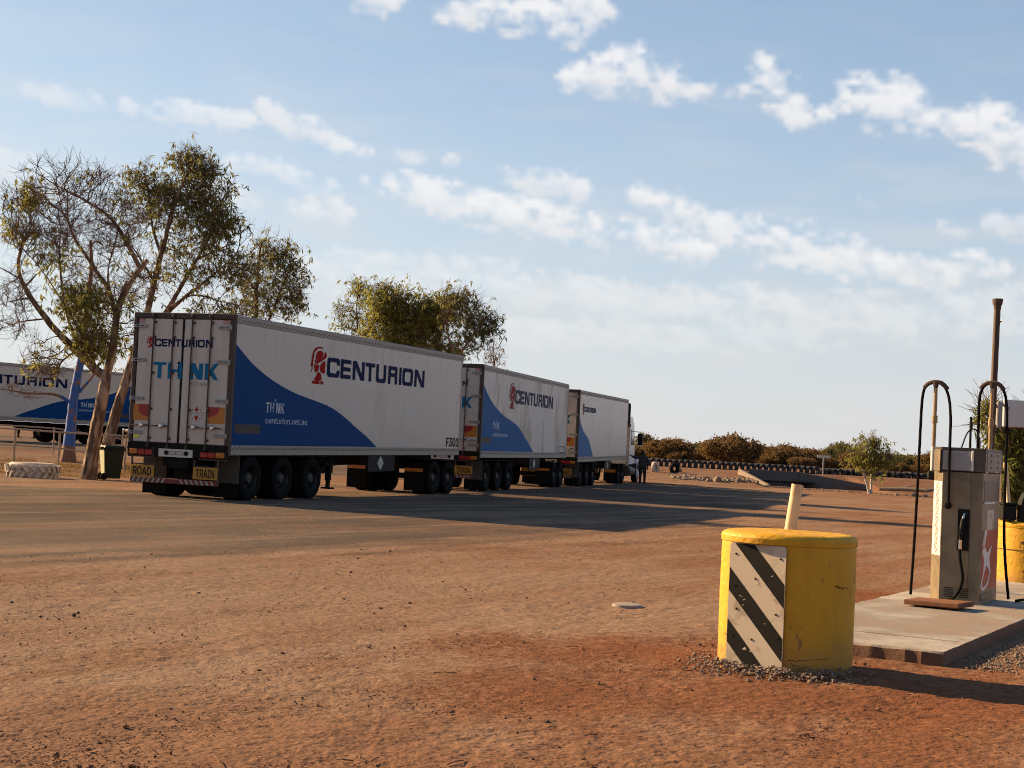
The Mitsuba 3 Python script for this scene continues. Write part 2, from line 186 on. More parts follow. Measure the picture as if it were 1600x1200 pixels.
def cream_tex(p, n, uv):
    g = fbm(p.x * 14, p.y * 14, p.z * 8, 3)
    return mix((.52, .41, .25), (.30, .17, .085), smoothstep(.5, .72, g) * .7)
M_cream = mat('cream_pipe', (0, 0, 0), .45, tex=cream_tex)
def hazard_tex(p, n, uv):
    g = fbm(p.x * 9, p.y * 9, p.z * 9, 4)
    return mix((.46, .385, .295), (.28, .215, .15), smoothstep(.48, .7, g) * .8)
M_hazw = mat('hazard_white', (0, 0, 0), .55, tex=hazard_tex)
M_hazb = mat('hazard_black', (.010, .0095, .009), .6, specular=.12)
M_bump = mat('bumper_red', (.11, .016, .012), .6)
M_bumpw = mat('bumper_white', (.24, .22, .20), .6)
def pad_tex(p, n, uv):
    g = fbm(p.x * 1.6, p.y * 1.6, 1.0, 4); s = fbm(p.x * 12, p.y * 12, 3.0, 3)
    c = mix((.275, .25, .22), (.175, .155, .13), smoothstep(.3, .7, g)) * (.85 + .3 * s)
    c = mix(c, mi.Color3f(.20, .11, .065), smoothstep(.5, .72, g * .7 + s * .3) * .4)
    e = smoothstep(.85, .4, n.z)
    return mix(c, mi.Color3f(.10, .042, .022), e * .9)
M_pad = mat('pad_concrete', (0, 0, 0), .85, tex=pad_tex, bump=(lambda p, n, uv: fbm(p.x * 40, p.y * 40, p.z * 40, 3) * .004, .004))
def rust_tex(p, n, uv):
    g = fbm(p.x * 12, p.y * 12, p.z * 12, 4)
    return mix((.085, .032, .015), (.19, .078, .033), g)
M_rust = mat('rust', (0, 0, 0), .8, tex=rust_tex)
def pump_tex(p, n, uv):
    g = fbm(p.x * 4, p.y * 4, p.z * 3, 4)
    return mix((.175, .135, .085), (.115, .085, .055), smoothstep(.4, .75, g))
M_pump = mat('pump_beige', (0, 0, 0), .42, tex=pump_tex)
M_bronze = mat('bronze_pipe', (.30, .19, .085), .45)
M_pumpd = mat('pump_dark', (.055, .042, .032), .4)
M_disp = mat('pump_display', (.22, .22, .23), .3)
M_sticker = mat('sticker_white', (.55, .53, .50), .4)
M_sred = mat('sign_red', (.30, .03, .018), .4)
M_print = mat('print_grey', (.20, .18, .17), .5)
M_polebr = mat('pole_brown', (.065, .036, .024), .7)
M_galv = mat('galvanised', (.24, .235, .23), .5, .4)
M_board = mat('board_white', (.44, .44, .44), .6)
M_tyred = mat('tyre_dusty', (.032, .029, .027), .9)
M_binG = mat('bin_green', (.007, .014, .009), .5, specular=.2)
M_bincr = mat('bin_pale', (.32, .35, .25), .45)
M_fence = mat('fence_pipe', (.28, .215, .165), .5, .3)
def tyrew_tex(p, n, uv):
    g = fbm(p.x * 6, p.y * 6, p.z * 9, 3)
    return mix((.40, .35, .30), (.22, .17, .125), smoothstep(.5, .8, g))
M_tyrew = mat('tyre_white', (0, 0, 0), .75, tex=tyrew_tex)
def bark_tex(p, n, uv):
    g = fbm(p.x * 9, p.y * 9, p.z * 2.2, 4)
    return mix((.25, .175, .125), (.075, .042, .027), smoothstep(.36, .62, g))
M_bark = mat('bark', (0, 0, 0), .9, tex=bark_tex, bump=(lambda p, n, uv: fbm(p.x * 12, p.y * 12, p.z * 4, 3) * .05, .01))
M_barkr = mat('bark_red', (.17, .092, .055), .85)
M_barkw = mat('bark_white', (.42, .375, .32), .8)
def paint_tex(p, n, uv):
    g = fbm(p.x * 8, p.y * 8, p.z * 4, 3)
    c = mix((.012, .065, .26), (.035, .11, .31), g)
    return mix(c, mi.Color3f(.16, .09, .06), smoothstep(.60, .68, g))
M_paint = mat('blue_trunk_paint', (0, 0, 0), .6, tex=paint_tex)
M_twig = mat('twig', (.10, .058, .036), .85)
def leafmat(name, a, tr):
    scene['mat_' + name] = {'type': 'principledthin', 'base_color': {'type': 'rgb', 'value': list(a)}, 'roughness': .5, 'diff_trans': tr, 'spec_trans': 0.0, 'eta': 1.4}
    return 'mat_' + name
M_leafd = leafmat('leaf_dark', (.17, .165, .066), 1.15)
M_leafo = leafmat('leaf_olive', (.225, .22, .062), 1.2)
M_leafg = leafmat('leaf_green', (.19, .205, .06), 1.2)
M_mulga = leafmat('leaf_mulga', (.155, .10, .046), .85)
M_mulgag = leafmat('leaf_mulga_green', (.12, .11, .045), .8)
M_grass = leafmat('dry_grass', (.20, .125, .05), .6)
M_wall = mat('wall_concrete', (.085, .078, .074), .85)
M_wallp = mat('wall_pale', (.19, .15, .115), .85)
def rock_tex(p, n, uv):
    g = fbm(p.x * 7, p.y * 7, p.z * 7, 3)
    return mix((.24, .185, .14), (.14, .09, .062), g)
M_rock = mat('rock', (0, 0, 0), .9, tex=rock_tex)
M_gravel = mat('gravel', (.17, .12, .09), .9)
M_clod = mat('clod', (.14, .066, .036), .95)
M_clodd = mat('clod_dark', (.055, .033, .023), .95)
M_lid = mat('lid', (.22, .18, .155), .7)
M_skin = mat('skin', (.16, .08, .05), .6)
M_cloth = mat('dark_cloth', (.018, .02, .028), .9)
M_cloth2 = mat('dark_trousers', (.012, .013, .017), .9)
M_cabw = mat('cab_white', (.55, .54, .53), .25)
M_glass = mat('cab_glass', (.02, .025, .03), .08)

# ------------------------------------------------------------------ mesh helpers
class B:
    def __init__(s): s.v, s.f, s.n = [], [], 0
    def add(s, v, f=None, X=None):
        if f is None: v, f = np.array(v.vertices), np.array(v.faces)
        v = np.asarray(v, float); f = np.asarray(f, int)
        if X is not None: v = v @ np.asarray(X)[:3, :3].T + np.asarray(X)[:3, 3]
        if f.shape[1] == 4: f = np.vstack([f[:, [0, 1, 2]], f[:, [0, 2, 3]]])
        s.v.append(v); s.f.append(f + s.n); s.n += len(v); return s
    def box(s, c, d, bev=0., X=None):
        c, d = np.asarray(c, float), np.asarray(d, float) / 2
        if bev:
            bev = min(bev, *(d * .9)); P = []
            for sx in (-1, 1):
                for sy in (-1, 1):
                    for sz in (-1, 1):
                        for k in range(3):
                            q = d - bev; q = q.copy(); q[k] = d[k]; P.append(c + q * (sx, sy, sz))
            return s.add(trimesh.convex.convex_hull(np.array(P)), X=X)
        P = np.array([[x, y, z] for x in (-1, 1) for y in (-1, 1) for z in (-1, 1)]) * d + c
        F = [[0, 1, 3, 2], [4, 6, 7, 5], [0, 4, 5, 1], [2, 3, 7, 6], [0, 2, 6, 4], [1, 5, 7, 3]]
        return s.add(P, F, X)
    def bx(s, lo, hi, bev=0., X=None):
        lo, hi = np.asarray(lo, float), np.asarray(hi, float)
        return s.box((lo + hi) / 2, hi - lo, bev, X)
    def tube(s, pts, r, n=8, X=None):
        p = np.asarray(pts, float); r = np.broadcast_to(np.asarray(r, float), (len(p),))
        t = np.gradient(p, axis=0); t /= np.linalg.norm(t, axis=1, keepdims=True) + 1e-12
        a = np.zeros_like(p); ref = np.array([1., .13, 0]) if abs(t[0][2]) > .9 else np.array([0, .1, 1.])
        for i in range(len(p)):
            a[i] = ref - t[i] * (ref @ t[i]); a[i] /= np.linalg.norm(a[i]) + 1e-12; ref = a[i]
        b = np.cross(t, a); g = np.arange(n) * 2 * PI / n
        v = (p[:, None] + r[:, None, None] * (np.cos(g)[None, :, None] * a[:, None] + np.sin(g)[None, :, None] * b[:, None])).reshape(-1, 3)
        i, j = np.meshgrid(np.arange(len(p) - 1), np.arange(n), indexing='ij'); i, j = i.ravel(), j.ravel(); k = (j + 1) % n
        f = np.stack([i * n + j, i * n + k, (i + 1) * n + k, (i + 1) * n + j], -1)
        s.add(v, f, X)
        m = len(p)
        s.add(np.vstack([v[:n], p[:1]]), [[k2, n, (k2 + 1) % n][::1] for k2 in range(n)], X)
        s.add(np.vstack([v[-n:], p[-1:]]), [[(k2 + 1) % n, n, k2] for k2 in range(n)], X)
        return s
    def cyl(s, p0, p1, r, r1=None, n=16, X=None): return s.tube([p0, p1], [r, r if r1 is None else r1], n, X)
    def lathe(s, prof, n=28, X=None, closed=False):         # (r, z) round z
        P = np.asarray(prof, float); g = np.arange(n) * 2 * PI / n; m = len(P)
        v = np.stack([P[:, None, 0] * np.cos(g), P[:, None, 0] * np.sin(g), np.broadcast_to(P[:, None, 1], (m, n))], -1).reshape(-1, 3)
        i, j = np.meshgrid(np.arange(m if closed else m - 1), np.arange(n), indexing='ij'); i, j = i.ravel(), j.ravel(); k = (j + 1) % n; i2 = (i + 1) % m
        return s.add(v, np.stack([i * n + j, i * n + k, i2 * n + k, i2 * n + j], -1), X)
    def poly(s, shp, depth, X=None):
        for g in getattr(shp, 'geoms', [shp]):
            if g.geom_type == 'Polygon' and g.area > 1e-7: s.add(trimesh.creation.extrude_polygon(g, depth, engine='earcut'), X=X)
        return s
    def mesh(s): return trimesh.Trimesh(np.vstack(s.v), np.vstack(s.f), process=False)

def frame(o, ex, ey, ez=(0, 0, 1)):
    m = np.eye(4); m[:3, 0], m[:3, 1], m[:3, 2], m[:3, 3] = ex, ey, ez, o; return m
def rotz(a, o=(0, 0, 0)): return frame(o, (math.cos(a), math.sin(a), 0), (-math.sin(a), math.cos(a), 0))
def TW(m): return mi.ScalarTransform4f(np.asarray(m, float).tolist())
def numbered(k):
    if k not in scene and k not in labels: return k
    i = 1
    while f'{k}_{i:03d}' in scene or f'{k}_{i:03d}' in labels: i += 1
    return f'{k}_{i:03d}'
def sh_of(b, m, smooth=30):
    return mikit.ply(b.mesh() if isinstance(b, B) else b, m, smooth=smooth)
def obj(name, b, m, parent=None, T=None, smooth=30, label=None, kind=None):
    key = numbered(parent + '__' + name if parent else name)
    sh = dict(b) if isinstance(b, dict) else sh_of(b, m, smooth)
    if isinstance(b, dict) and m: sh['bsdf'] = {'type': 'ref', 'id': m}
    if T is not None: sh['to_world'] = TW(T)
    scene[key] = sh
    if label or kind: labels[key] = {k: v for k, v in (('label', label), ('kind', kind)) if v}
    return key
def thing(name, label, cat, group=None):
    key = numbered(name); labels[key] = {'label': label, 'category': cat}
    if group: labels[key]['group'] = group
    return key
def tag(key, label, cat, group=None):
    labels[key] = {'label': label, 'category': cat, **({'group': group} if group else {})}; return key

ORD = 'first second third fourth fifth sixth seventh eighth ninth tenth eleventh twelfth thirteenth fourteenth fifteenth sixteenth seventeenth eighteenth nineteenth'.split()
def nth(k):
    if k < 19: return ORD[k]
    t = {2: 'twent', 3: 'thirt', 4: 'fort'}[(k + 1) // 10]
    return t + 'ieth' if (k + 1) % 10 == 0 else t + 'y ' + ORD[(k + 1) % 10 - 1]

# ------------------------------------------------------------------ terrain
def sst(a, b, x):
    t = np.clip((x - a) / (b - a), 0, 1); return t * t * (3 - 2 * t)
WX, WY, WZ = [14.6, 17.9, 21.8], [92.2, 91.0, 89.6], [.97, .93, .36]
def zg(x, y):
    x, y = np.asarray(x, float), np.asarray(y, float)
    left = .54 * sst(42, 64, y) * sst(-7, -12, x + (y - 48) * -.02 * 0)
    right = .8 * sst(81, 98, y) * sst(3, 7, x)
    yw = np.interp(x, WX, WY); top = np.interp(x, WX, WZ)
    inw = (x > WX[0]) & (x < WX[-1])
    beh = np.minimum(top - .06 + .5 * sst(1, 8, y - yw), .8)
    right = np.where(inw, np.where(y > yw + .22, beh, 0.0), right)
    return left + right

# ------------------------------------------------------------------ ground: one sheet to the horizon, finer where it is close
def ground_mesh():
    inn = np.radians(np.arange(-23.5, 23.5001, .085)); out = np.radians(np.linspace(23.5, 336.5, 64)[1:-1])
    th = np.concatenate([inn, out]); n = len(th)
    R = [.0, 2.0, 4.0, 5.4]
    while R[-1] < 60: R.append(R[-1] + max(.012, min(.45, R[-1] ** 2 / 2145 * .62)))
    while R[-1] < 112: R.append(R[-1] + .45)
    while R[-1] < 8000: R.append(R[-1] * 1.12)
    R = np.array(R[1:]); m = len(R)
    rr, tt = np.meshgrid(R, th, indexing='ij')
    x, y = rr * np.sin(tt), rr * np.cos(tt)
    z = zg(x, y)
    p = np.stack([x, y, 0 * x], -1)
    xe = np.interp(y, [6, 10, 15.9, 23.9, 40.6, 60], [-13, -9.5, -5.4, .1, 6.4, 9.5])
    rough = .3 + .7 * sst(-1.5, 1.0, x - xe)
    near = np.clip((70 - rr) / 30, 0, 1)
    bump = (meshkit.fbm(p * 1.2, 3, 1) - .5) * .03 + (meshkit.fbm(p * 9, 3, 2) - .5) * .016 * (.2 + 1.3 * meshkit.noise(p * .9, 7)) + (meshkit.fbm(p * 30, 2, 3) - .5) * .009
    # shallow ruts along the way the trucks roll
    W = x * .86 - y * .5; L = x * .5 + y * .86
    bump = bump + (meshkit.fbm(np.stack([W * 2.2, L * .18, 0 * W], -1), 3, 11) - .5) * .02
    z = z + bump * rough * near
    d1 = np.hypot(x - 2.12, y - 10.94)
    z = z - .02 * np.clip((1.2 - d1), 0, 1) * 0
    v = np.vstack([[[0, 0, 0]], np.stack([x, y, z], -1).reshape(-1, 3)])
    i, j = np.meshgrid(np.arange(m - 1), np.arange(n), indexing='ij'); i, j = i.ravel(), j.ravel(); k = (j + 1) % n
    q = np.stack([i * n + j, i * n + k, (i + 1) * n + k, (i + 1) * n + j], -1) + 1
    f = np.vstack([q[:, [0, 1, 2]], q[:, [0, 2, 3]], np.stack([0 * np.arange(n), (np.arange(n) + 1) % n + 1, np.arange(n) + 1], -1)])
    return trimesh.Trimesh(v, f, process=False)
obj('ground', ground_mesh(), M_ground, smooth=True, kind='structure')

# ------------------------------------------------------------------ lettering in the squared wide style painted on the trailers
def rrect(x0, y0, x1, y1, r): return sbox(x0 + r, y0 + r, x1 - r, y1 - r).buffer(r, quad_segs=5)
def ch(c, w, h, t, s):
    r = .24 * h
    ring = rrect(0, 0, w, h, r).difference(rrect(t, s, w - t, h - s, .12 * h))
    if c == 'C': return ring.difference(sbox(w - t * 1.3, h * .38, w + 1, h * .64))
    if c == 'E': return unary_union([sbox(0, 0, t, h), sbox(0, 0, w, s), sbox(0, h - s, w, h), sbox(0, h / 2 - s / 2, w * .95, h / 2 + s / 2)])
    if c == 'N': return unary_union([sbox(0, 0, t, h), sbox(w - t, 0, w, h), Polygon([(0, h), (t * 1.35, h), (w, 0), (w - t * 1.35, 0)])])
    if c == 'T': return unary_union([sbox(0, h - s, w, h), sbox(w / 2 - t / 2, 0, w / 2 + t / 2, h)])
    if c == 'U': return unary_union([rrect(0, 0, w, h, r).difference(rrect(t, s, w - t, h * 2, .12 * h)).intersection(sbox(0, 0, w, h - r)), sbox(0, h - r - .01, t, h), sbox(w - t, h - r - .01, w, h)])
    if c == 'R':
        bowl = rrect(0, h * .40, w, h, r * .8).difference(rrect(t, h * .40 + s, w - t, h - s, .08 * h))
        return unary_union([bowl, sbox(0, 0, t, h - r * .6), sbox(0, h - s, w * .6, h), rrect(w * .3, -.3 * h, w, h * .40 + s, r * .8).difference(sbox(0, -h, w - t, h * .41)).intersection(sbox(0, 0, w, h))])
    if c == 'I': return sbox(0, 0, w, h)
    if c == 'O': return ring
    if c == 'H': return unary_union([sbox(0, 0, t, h), sbox(w - t, 0, w, h), sbox(0, h / 2 - s / 2, w, h / 2 + s / 2)])
    if c == 'K': return unary_union([sbox(0, 0, t, h), Polygon([(t * .8, h * .42), (w - t * 1.2, h), (w, h), (t * 1.7, h * .42)]), Polygon([(t * 1.0, h * .55), (w - t * 1.1, 0), (w, 0), (t * 1.9, h * .62)])])
SL = [4.5, 5.19, 5.25, 5.83, 5.95, 6.64, 6.71, 7.27, 7.37, 8.0, 8.15, 8.74, 8.88, 9.02, 9.1, 9.81, 9.94, 10.65]
def word_big(k=1.0):
    L = []
    for i, c in enumerate('CENTURION'):
        a, b = SL[2 * i], SL[2 * i + 1]
        L.append(affinity.translate(ch(c, b - a, .49, .15, .105), a - 4.5, 0))
    return affinity.scale(unary_union(L), k, k, origin=(0, 0))
def emblem(w, h): return unary_union([affinity.scale(Polygon(p).buffer(0), w, h, origin=(0, 0)) for p in EMBLEM])
def think(w, h):
    ws = [('T', .2), ('H', .22), ('N', .21), ('K', .21)]; L = []; x = 0
    for i, (c, q) in enumerate(ws):
        L.append(affinity.translate(ch(c, q * w, h, .062 * w, .17 * h), x, 0)); x += q * w + (.03 * w if i != 1 else .115 * w)
    return unary_union(L)
def tmesh(text, w, h, depth=.004, bold=False):
    m = meshkit.text_mesh(text, 1.0, 1.0, bold); v = m.vertices.copy()
    v[:, 0] = (v[:, 0] - v[:, 0].min()) / np.ptp(v[:, 0]) * w; v[:, 1] *= h; v[:, 2] *= depth
    return trimesh.Trimesh(v, m.faces, process=False)
XR = lambda s, h, t=.012: frame((s, -t + .004, h), (1, 0, 0), (0, 0, 1), (0, -1, 0))       # on the right flank
XL = lambda s, h, t=.012: frame((s, 2.5 + t - .004, h), (-1, 0, 0), (0, 0, 1), (0, 1, 0))  # on the left flank, read towards the rear
XB = lambda r, h, t=.004: frame((-t, 2.5 - r, h), (0, -1, 0), (0, 0, 1), (-1, 0, 0))       # on the doors, r from the left edge
def one(shp, X, d=.004):
    return B().poly(shp, d, X)
WAVE = [(0, 2.50), (.17, 2.41), (.55, 2.2), (1.02, 1.98), (1.8, 1.72), (2.79, 1.49), (3.68, 1.37), (4.51, 1.26), (5.0, 1.16), (5.4, 1.04), (5.9, .87), (6.34, .7), (6.8, .55), (7.25, .38), (7.6, .222)]
def smoothc(P, n=4):
    for _ in range(n):
        P = np.array(P, float); Q = [P[0]]
        for a, b in zip(P[:-1], P[1:]): Q += [a * .75 + b * .25, a * .25 + b * .75]
        P = np.array(Q + [P[-1]])
    return P
wave_poly = Polygon([(0, .222)] + [tuple(q) for q in smoothc(WAVE, 2)])
wave_small = affinity.scale(wave_poly, .5, .82, origin=(0, .222))

# wheels: tyre round local y
YX = frame((0, 0, 0), (1, 0, 0), (0, 0, 1), (0, -1, 0))
def tyre_b(dual=True, r=.5):
    b = B(); k = r / .5
    pf = [(.29, -.12), (.33, -.14), (.42, -.15), (.475, -.135), (.497, -.115)]
    for g in (-.06, 0, .06): pf += [(.5, g - .022), (.5, g - .012), (.488, g - .008), (.488, g + .008), (.5, g + .012)]
    pf += [(.497, .115), (.475, .135), (.42, .15), (.33, .14), (.29, .12)]
    for off in ((-.0, .33) if dual else (0,)):
        b.lathe([(a * k, -z - off) for a, z in pf], 36, YX)
    return b
def rim_b(deep=True):       # outer face looks to -y
    b = B()
    if deep: pf = [(.30, .125), (.285, .11), (.27, .02), (.255, -.06), (.17, -.09), (.15, -.05), (.14, .06), (.10, .10), (.0, .105)]
    else: pf = [(.30, .12), (.28, .11), (.26, .06), (.2, .12), (.12, .16), (.11, .22), (0, .23)]
    b.lathe(pf, 28, YX)
    for i in range(10):
        a = i * PI / 5; rr = .205 if deep else .17; y = .072 if deep else -.13
        b.box((rr * math.cos(a), y if deep else y, rr * math.sin(a)), (.028, .04, .028))
    return b
WH = {True: (sh_of(tyre_b(True), M_rubber), sh_of(rim_b(True), M_steel)), False: (sh_of(tyre_b(False), M_rubber), sh_of(rim_b(False), M_cabw))}
FLIP = np.diag([-1., -1., 1., 1.])
def wheel(parent, F, s, y, left, dual=True, rad=.5):
    X = F @ frame((s, y, rad), (1, 0, 0), (0, 1, 0)) @ (FLIP if left else np.eye(4))
    w = obj('wheel', WH[dual][0], None, parent, X); obj('rim', WH[dual][1], None, w, X)

def trailer_shapes():
    P = []   # (name, sub-name or None, shape, material)
    L = 13.6
    P.append(('box_body', None, B().bx((.06, 0, .06), (L - .04, 2.5, 3.06)), 'panel'))
    P.append(('roof', None, B().bx((.0, .02, 3.062), (L, 2.48, 3.09), .01), M_rail))
    for y0, y1 in ((-.014, .03), (2.47, 2.514)):
        P.append(('top_rail', None, B().bx((.02, y0, 2.90), (L, y1, 3.075), .012), M_rail))
        b = B().bx((.02, y0 - .006 if y0 < 0 else y0, 0), (L, y1 if y0 < 0 else y1 + .006, .125), .008).bx((.02, y0, .127), (L, y1, .215), .008)
        for k in range(9):
            s = .7 + k * 1.5; b.bx((s, y0 - .012 if y0 < 0 else y1, .05), (s + .09, y0 if y0 < 0 else y1 + .012, .085))
        P.append(('bottom_rail', None, b, M_rail))
        rv = B(); yy = y0 - .004 if y0 < 0 else y1 + .004
        for k in range(150):
            s = .1 + k * .09
            if s < L - .05: rv.box((s, yy, 2.955 + .03 * (k % 2)), (.022, .012, .022)).box((s, yy, .172 - .02 * (k % 2)), (.02, .01, .02))
        P.append(('rivet_row', None, rv, M_dark))
        P.append(('corner_post', None, B().bx((L - .04, y0 - .002, .216), (L + .012, y1, 2.90), .01), M_rail))
    # rear frame
    for y0, y1 in ((-.03, .075), (2.43, 2.525)): P.append(('rear_post', None, B().bx((-.02, y0, -.02), (.09, y1, 2.965), .012), M_frame))
    P.append(('rear_header', None, B().bx((-.022, -.03, 2.968), (.088, 2.525, 3.095), .012), M_frame))
    P.append(('rear_sill', None, B().bx((-.03, -.02, -.10), (.06, 2.52, .20), .01), M_dark))
    for k, (r0, r1) in enumerate(((.085, 1.205), (1.265, 2.40))):
        d = 'door' if k == 0 else 'door_001'
        P.append((d, None, B().bx((.0, 2.5 - r1, .205), (.055, 2.5 - r0, 2.96), .012), M_white))
        for r in ((.5, 1.0) if k == 0 else (1.48, 1.95)):
            b = B().cyl((-.035, 2.5 - r, .10), (-.035, 2.5 - r, 3.05), .017, n=8)
            for h in (.3, .95, 1.75, 2.55, 2.88): b.box((-.02, 2.5 - r - .02, h), (.04, .075, .05), .008)
            for h in (.12, 3.03): b.box((-.045, 2.5 - r, h), (.05, .06, .07), .008)
            P.append((d, 'lock_rod', b, M_frame if r != .5 else M_steel))
            sg = -1 if k == 0 else 1
            hb = B().tube([(-.06, 2.5 - r, .575), (-.075, 2.5 - r - sg * .2, .58), (-.07, 2.5 - r - sg * .42, .565)], [.014, .016, .01], 8)
            P.append((d, 'latch_handle', hb, M_steel))
            hub = B().lathe([(.0, .05), (.035, .05), (.055, .02), (.055, 0)], 14, frame((-.06, 2.5 - r - sg * .17, .578), (0, 1, 0), (0, 0, 1), (-1, 0, 0)))
            P.append((d, 'latch_hub', hub, M_chrome))
        for h in (2.79, 2.03, 1.17, .41):
            c = .155 if k == 0 else 2.30
            ring = LineString([(-.14, .0), (.14, .0)]).buffer(.035).difference(LineString([(-.1, 0), (.1, 0)]).buffer(.012))
            b = one(ring, XB(c, h, .02), .022).box((-.02, 2.5 - c, h), (.03, .06, .05), .008)
            b.cyl((-.03, 2.5 - (c - .16 if k == 0 else c + .15), h - .06), (-.03, 2.5 - (c - .16 if k == 0 else c + .15), h + .06), .02, n=8)
            P.append((d, 'hinge', b, M_galv))
        c0 = .045 if k == 0 else 1.96
        mp = sbox(0, 0, .42, .365)
        if k == 0: am = unary_union([sbox(0, 0, .15, .365), Polygon([(.13, .365), (.0, .365), (0, 0), (.42, 0), (.42, .09), (.26, .12), (.17, .2)])])
        else: am = Polygon([(.42, .365), (.30, .365), (.25, .24), (.16, .17), (0, .13), (0, 0), (.42, 0)])
        P.append((d, 'red_marker', one(mp.difference(am), XB(c0, .675), .004), M_lampr))
        P.append((d, 'orange_marker', one(mp.intersection(am), XB(c0, .675), .004), M_lampy))
        P.append((d, 'red_tag', B().poly(sbox(0, 0, .15, .08), .004, XB(.10 if k == 0 else 2.23, 2.87)), M_sred))
        P.append((d, 'tag_print', B().poly(unary_union([sbox(.01 + .034 * i, .015, .03 + .034 * i, .06) for i in range(4)]), .003, XB(.10 if k == 0 else 2.23, 2.87, .008)), M_pale))
    P.append(('door_seal', None, B().bx((.02, 2.5 - 1.262, .205), (.05, 2.5 - 1.208, 2.96)), M_black))
    # print on the doors
    P.append(('door_lettering', None, one(affinity.scale(word_big(), 1.46 / 6.15, .17 / .49, origin=(0, 0)), XB(.53, 2.34)), M_navy))
    P.append(('door_emblem', None, one(emblem(.2, .25), XB(.32, 2.31)), M_red))
    for g in sorted(think(1.62, .36).geoms, key=lambda g: g.bounds[0]): P.append(('slogan_letter', None, one(g, XB(.525, 1.63)), M_teal))
    dots = unary_union([Point(.04, .30 + .0).buffer(.035)] + [sbox(.015, .02 + .062 * i, .06, .05 + .062 * i) for i in range(4)])
    P.append(('slogan_figure', None, one(dots, XB(1.13, 1.68)), M_black))
    P.append(('small_lettering', None, B().add(tmesh('ACT SAFE', .5, .065), X=XB(1.47, 1.50)), M_print))
    dia = Polygon([(0, -.215), (.2, 0), (0, .215), (-.2, 0)])
    P.append(('placard', None, one(dia, XB(1.68, .875)), M_plate))
    P.append(('placard_outline', None, one(dia.buffer(-.018).difference(dia.buffer(-.026)), XB(1.68, .875, .008), .003), M_red))
    P.append(('placard_triangle', None, one(unary_union([Polygon([(0, .16), (.06, .06), (-.06, .06)]), Polygon([(0, -.16), (.06, -.05), (-.06, -.05)])]), XB(1.68, .875, .008), .003), M_red))
    P.append(('placard_print', None, one(unary_union([sbox(-.14, .022, .14, .034), sbox(-.15, -.004, .15, .006), sbox(-.13, -.034, .13, -.024), sbox(-.01, .05, .002, -.06), sbox(-.11, .09, -.08, .11), sbox(.08, .09, .11, .11), sbox(-.11, -.11, -.08, -.09), sbox(.08, -.11, .11, -.09)]), XB(1.68, .875, .008), .003), M_print))
    P.append(('lime_sticker', None, one(sbox(0, 0, .14, .065), XB(.1, .30)), M_lime))
    # lights, plate
    for r0, r1, sg in ((.0, .66, 1), (1.79, 2.5, -1)):
        k = 'light_box' if sg == 1 else 'light_box_001'
        P.append((k, None, B().bx((-.03, 2.5 - r1, -.135), (.05, 2.5 - r0, -.105), .006).bx((-.03, 2.5 - r1, -.104), (.03, 2.5 - r1 + .03, .1), .004).bx((-.0, 2.5 - r1 + .03, -.104), (.03, 2.5 - r0, .1)), M_frame))
        a, rd = ((.05, .24), (.25, .62)) if sg == 1 else ((2.22, 2.44), (1.83, 2.20))
        P.append((k, 'amber_lamp', B().bx((-.055, 2.5 - a[1], -.075), (-.002, 2.5 - a[0], .05), .02), M_lampa))
        m = (rd[0] + rd[1]) / 2
        P.append((k, 'red_lamp', B().bx((-.055, 2.5 - m + .004, -.085), (-.002, 2.5 - rd[0], .045), .02), M_lampr))
        P.append((k, 'red_lamp_001', B().bx((-.055, 2.5 - rd[1], -.085), (-.002, 2.5 - m - .004, .045), .02), M_lampr))
    P.append(('plate_panel', None, B().bx((-.036, 2.5 - 1.65, -.10), (-.032, 2.5 - .79, .075)), M_plate))
    P.append(('plate_panel', 'number_plate', B().bx((-.042, 2.5 - 1.42, -.055), (-.037, 2.5 - 1.05, .035)), M_print))
    P.append(('plate_panel', 'plate_print', one(unary_union([sbox(.03 + .042 * i, .0, .058 + .042 * i, .05) for i in range(8) if i != 3]), XB(1.05, -.035, .042), .003), M_plate))
    for c in (.99, 1.49): P.append(('plate_panel', 'plate_lamp', B().lathe([(0, .03), (.045, .028), (.052, .015), (.052, 0)], 14, frame((-.037, 2.5 - c, -.01), (0, 1, 0), (0, 0, 1), (-1, 0, 0))), M_black))
    # sign boards and bumper
    for r0, r1, h0, tx in ((.10, .71, -.575, 'ROAD'), (1.69, 2.30, -.56, 'TRAIN')):
        k = 'road_sign' if tx == 'ROAD' else 'train_sign'
        P.append((k, None, B().bx((-.05, 2.5 - r1, h0), (-.035, 2.5 - r0, h0 + .265), .005), M_signy))
        P.append((k, 'sign_lettering', B().add(tmesh(tx, .47, .175, bold=True), X=XB(r0 + .07, h0 + .045, .05)), M_black))
        P.append((k, 'sign_bracket', B().bx((-.03, 2.5 - r0 - .03, -.7), (.0, 2.5 - r0, -.136)).bx((-.03, 2.5 - r1, -.7), (0, 2.5 - r1 + .03, -.136)).bx((-.03, 2.5 - r1, -.30), (-.005, 2.5 - r0, -.27)), M_frame))
    P.append(('bumper_bar', None, B().bx((-.05, .2, -.69), (.04, 2.4, -.58), .008), M_bump))
    st = []
    for i in range(17):
        r = .13 + i * .128
        if 1.02 < r < 1.34: continue
        sl = .055 if r < 1.2 else -.055
        st.append(Polygon([(r, 0), (r + .055, 0), (r + .055 + sl, .1), (r + sl, .1)]).intersection(sbox(.11, 0, 2.28, .1)))
    P.append(('bumper_stripe', None, one(unary_union(st), XB(0, -.685, .05), .004), M_bumpw))
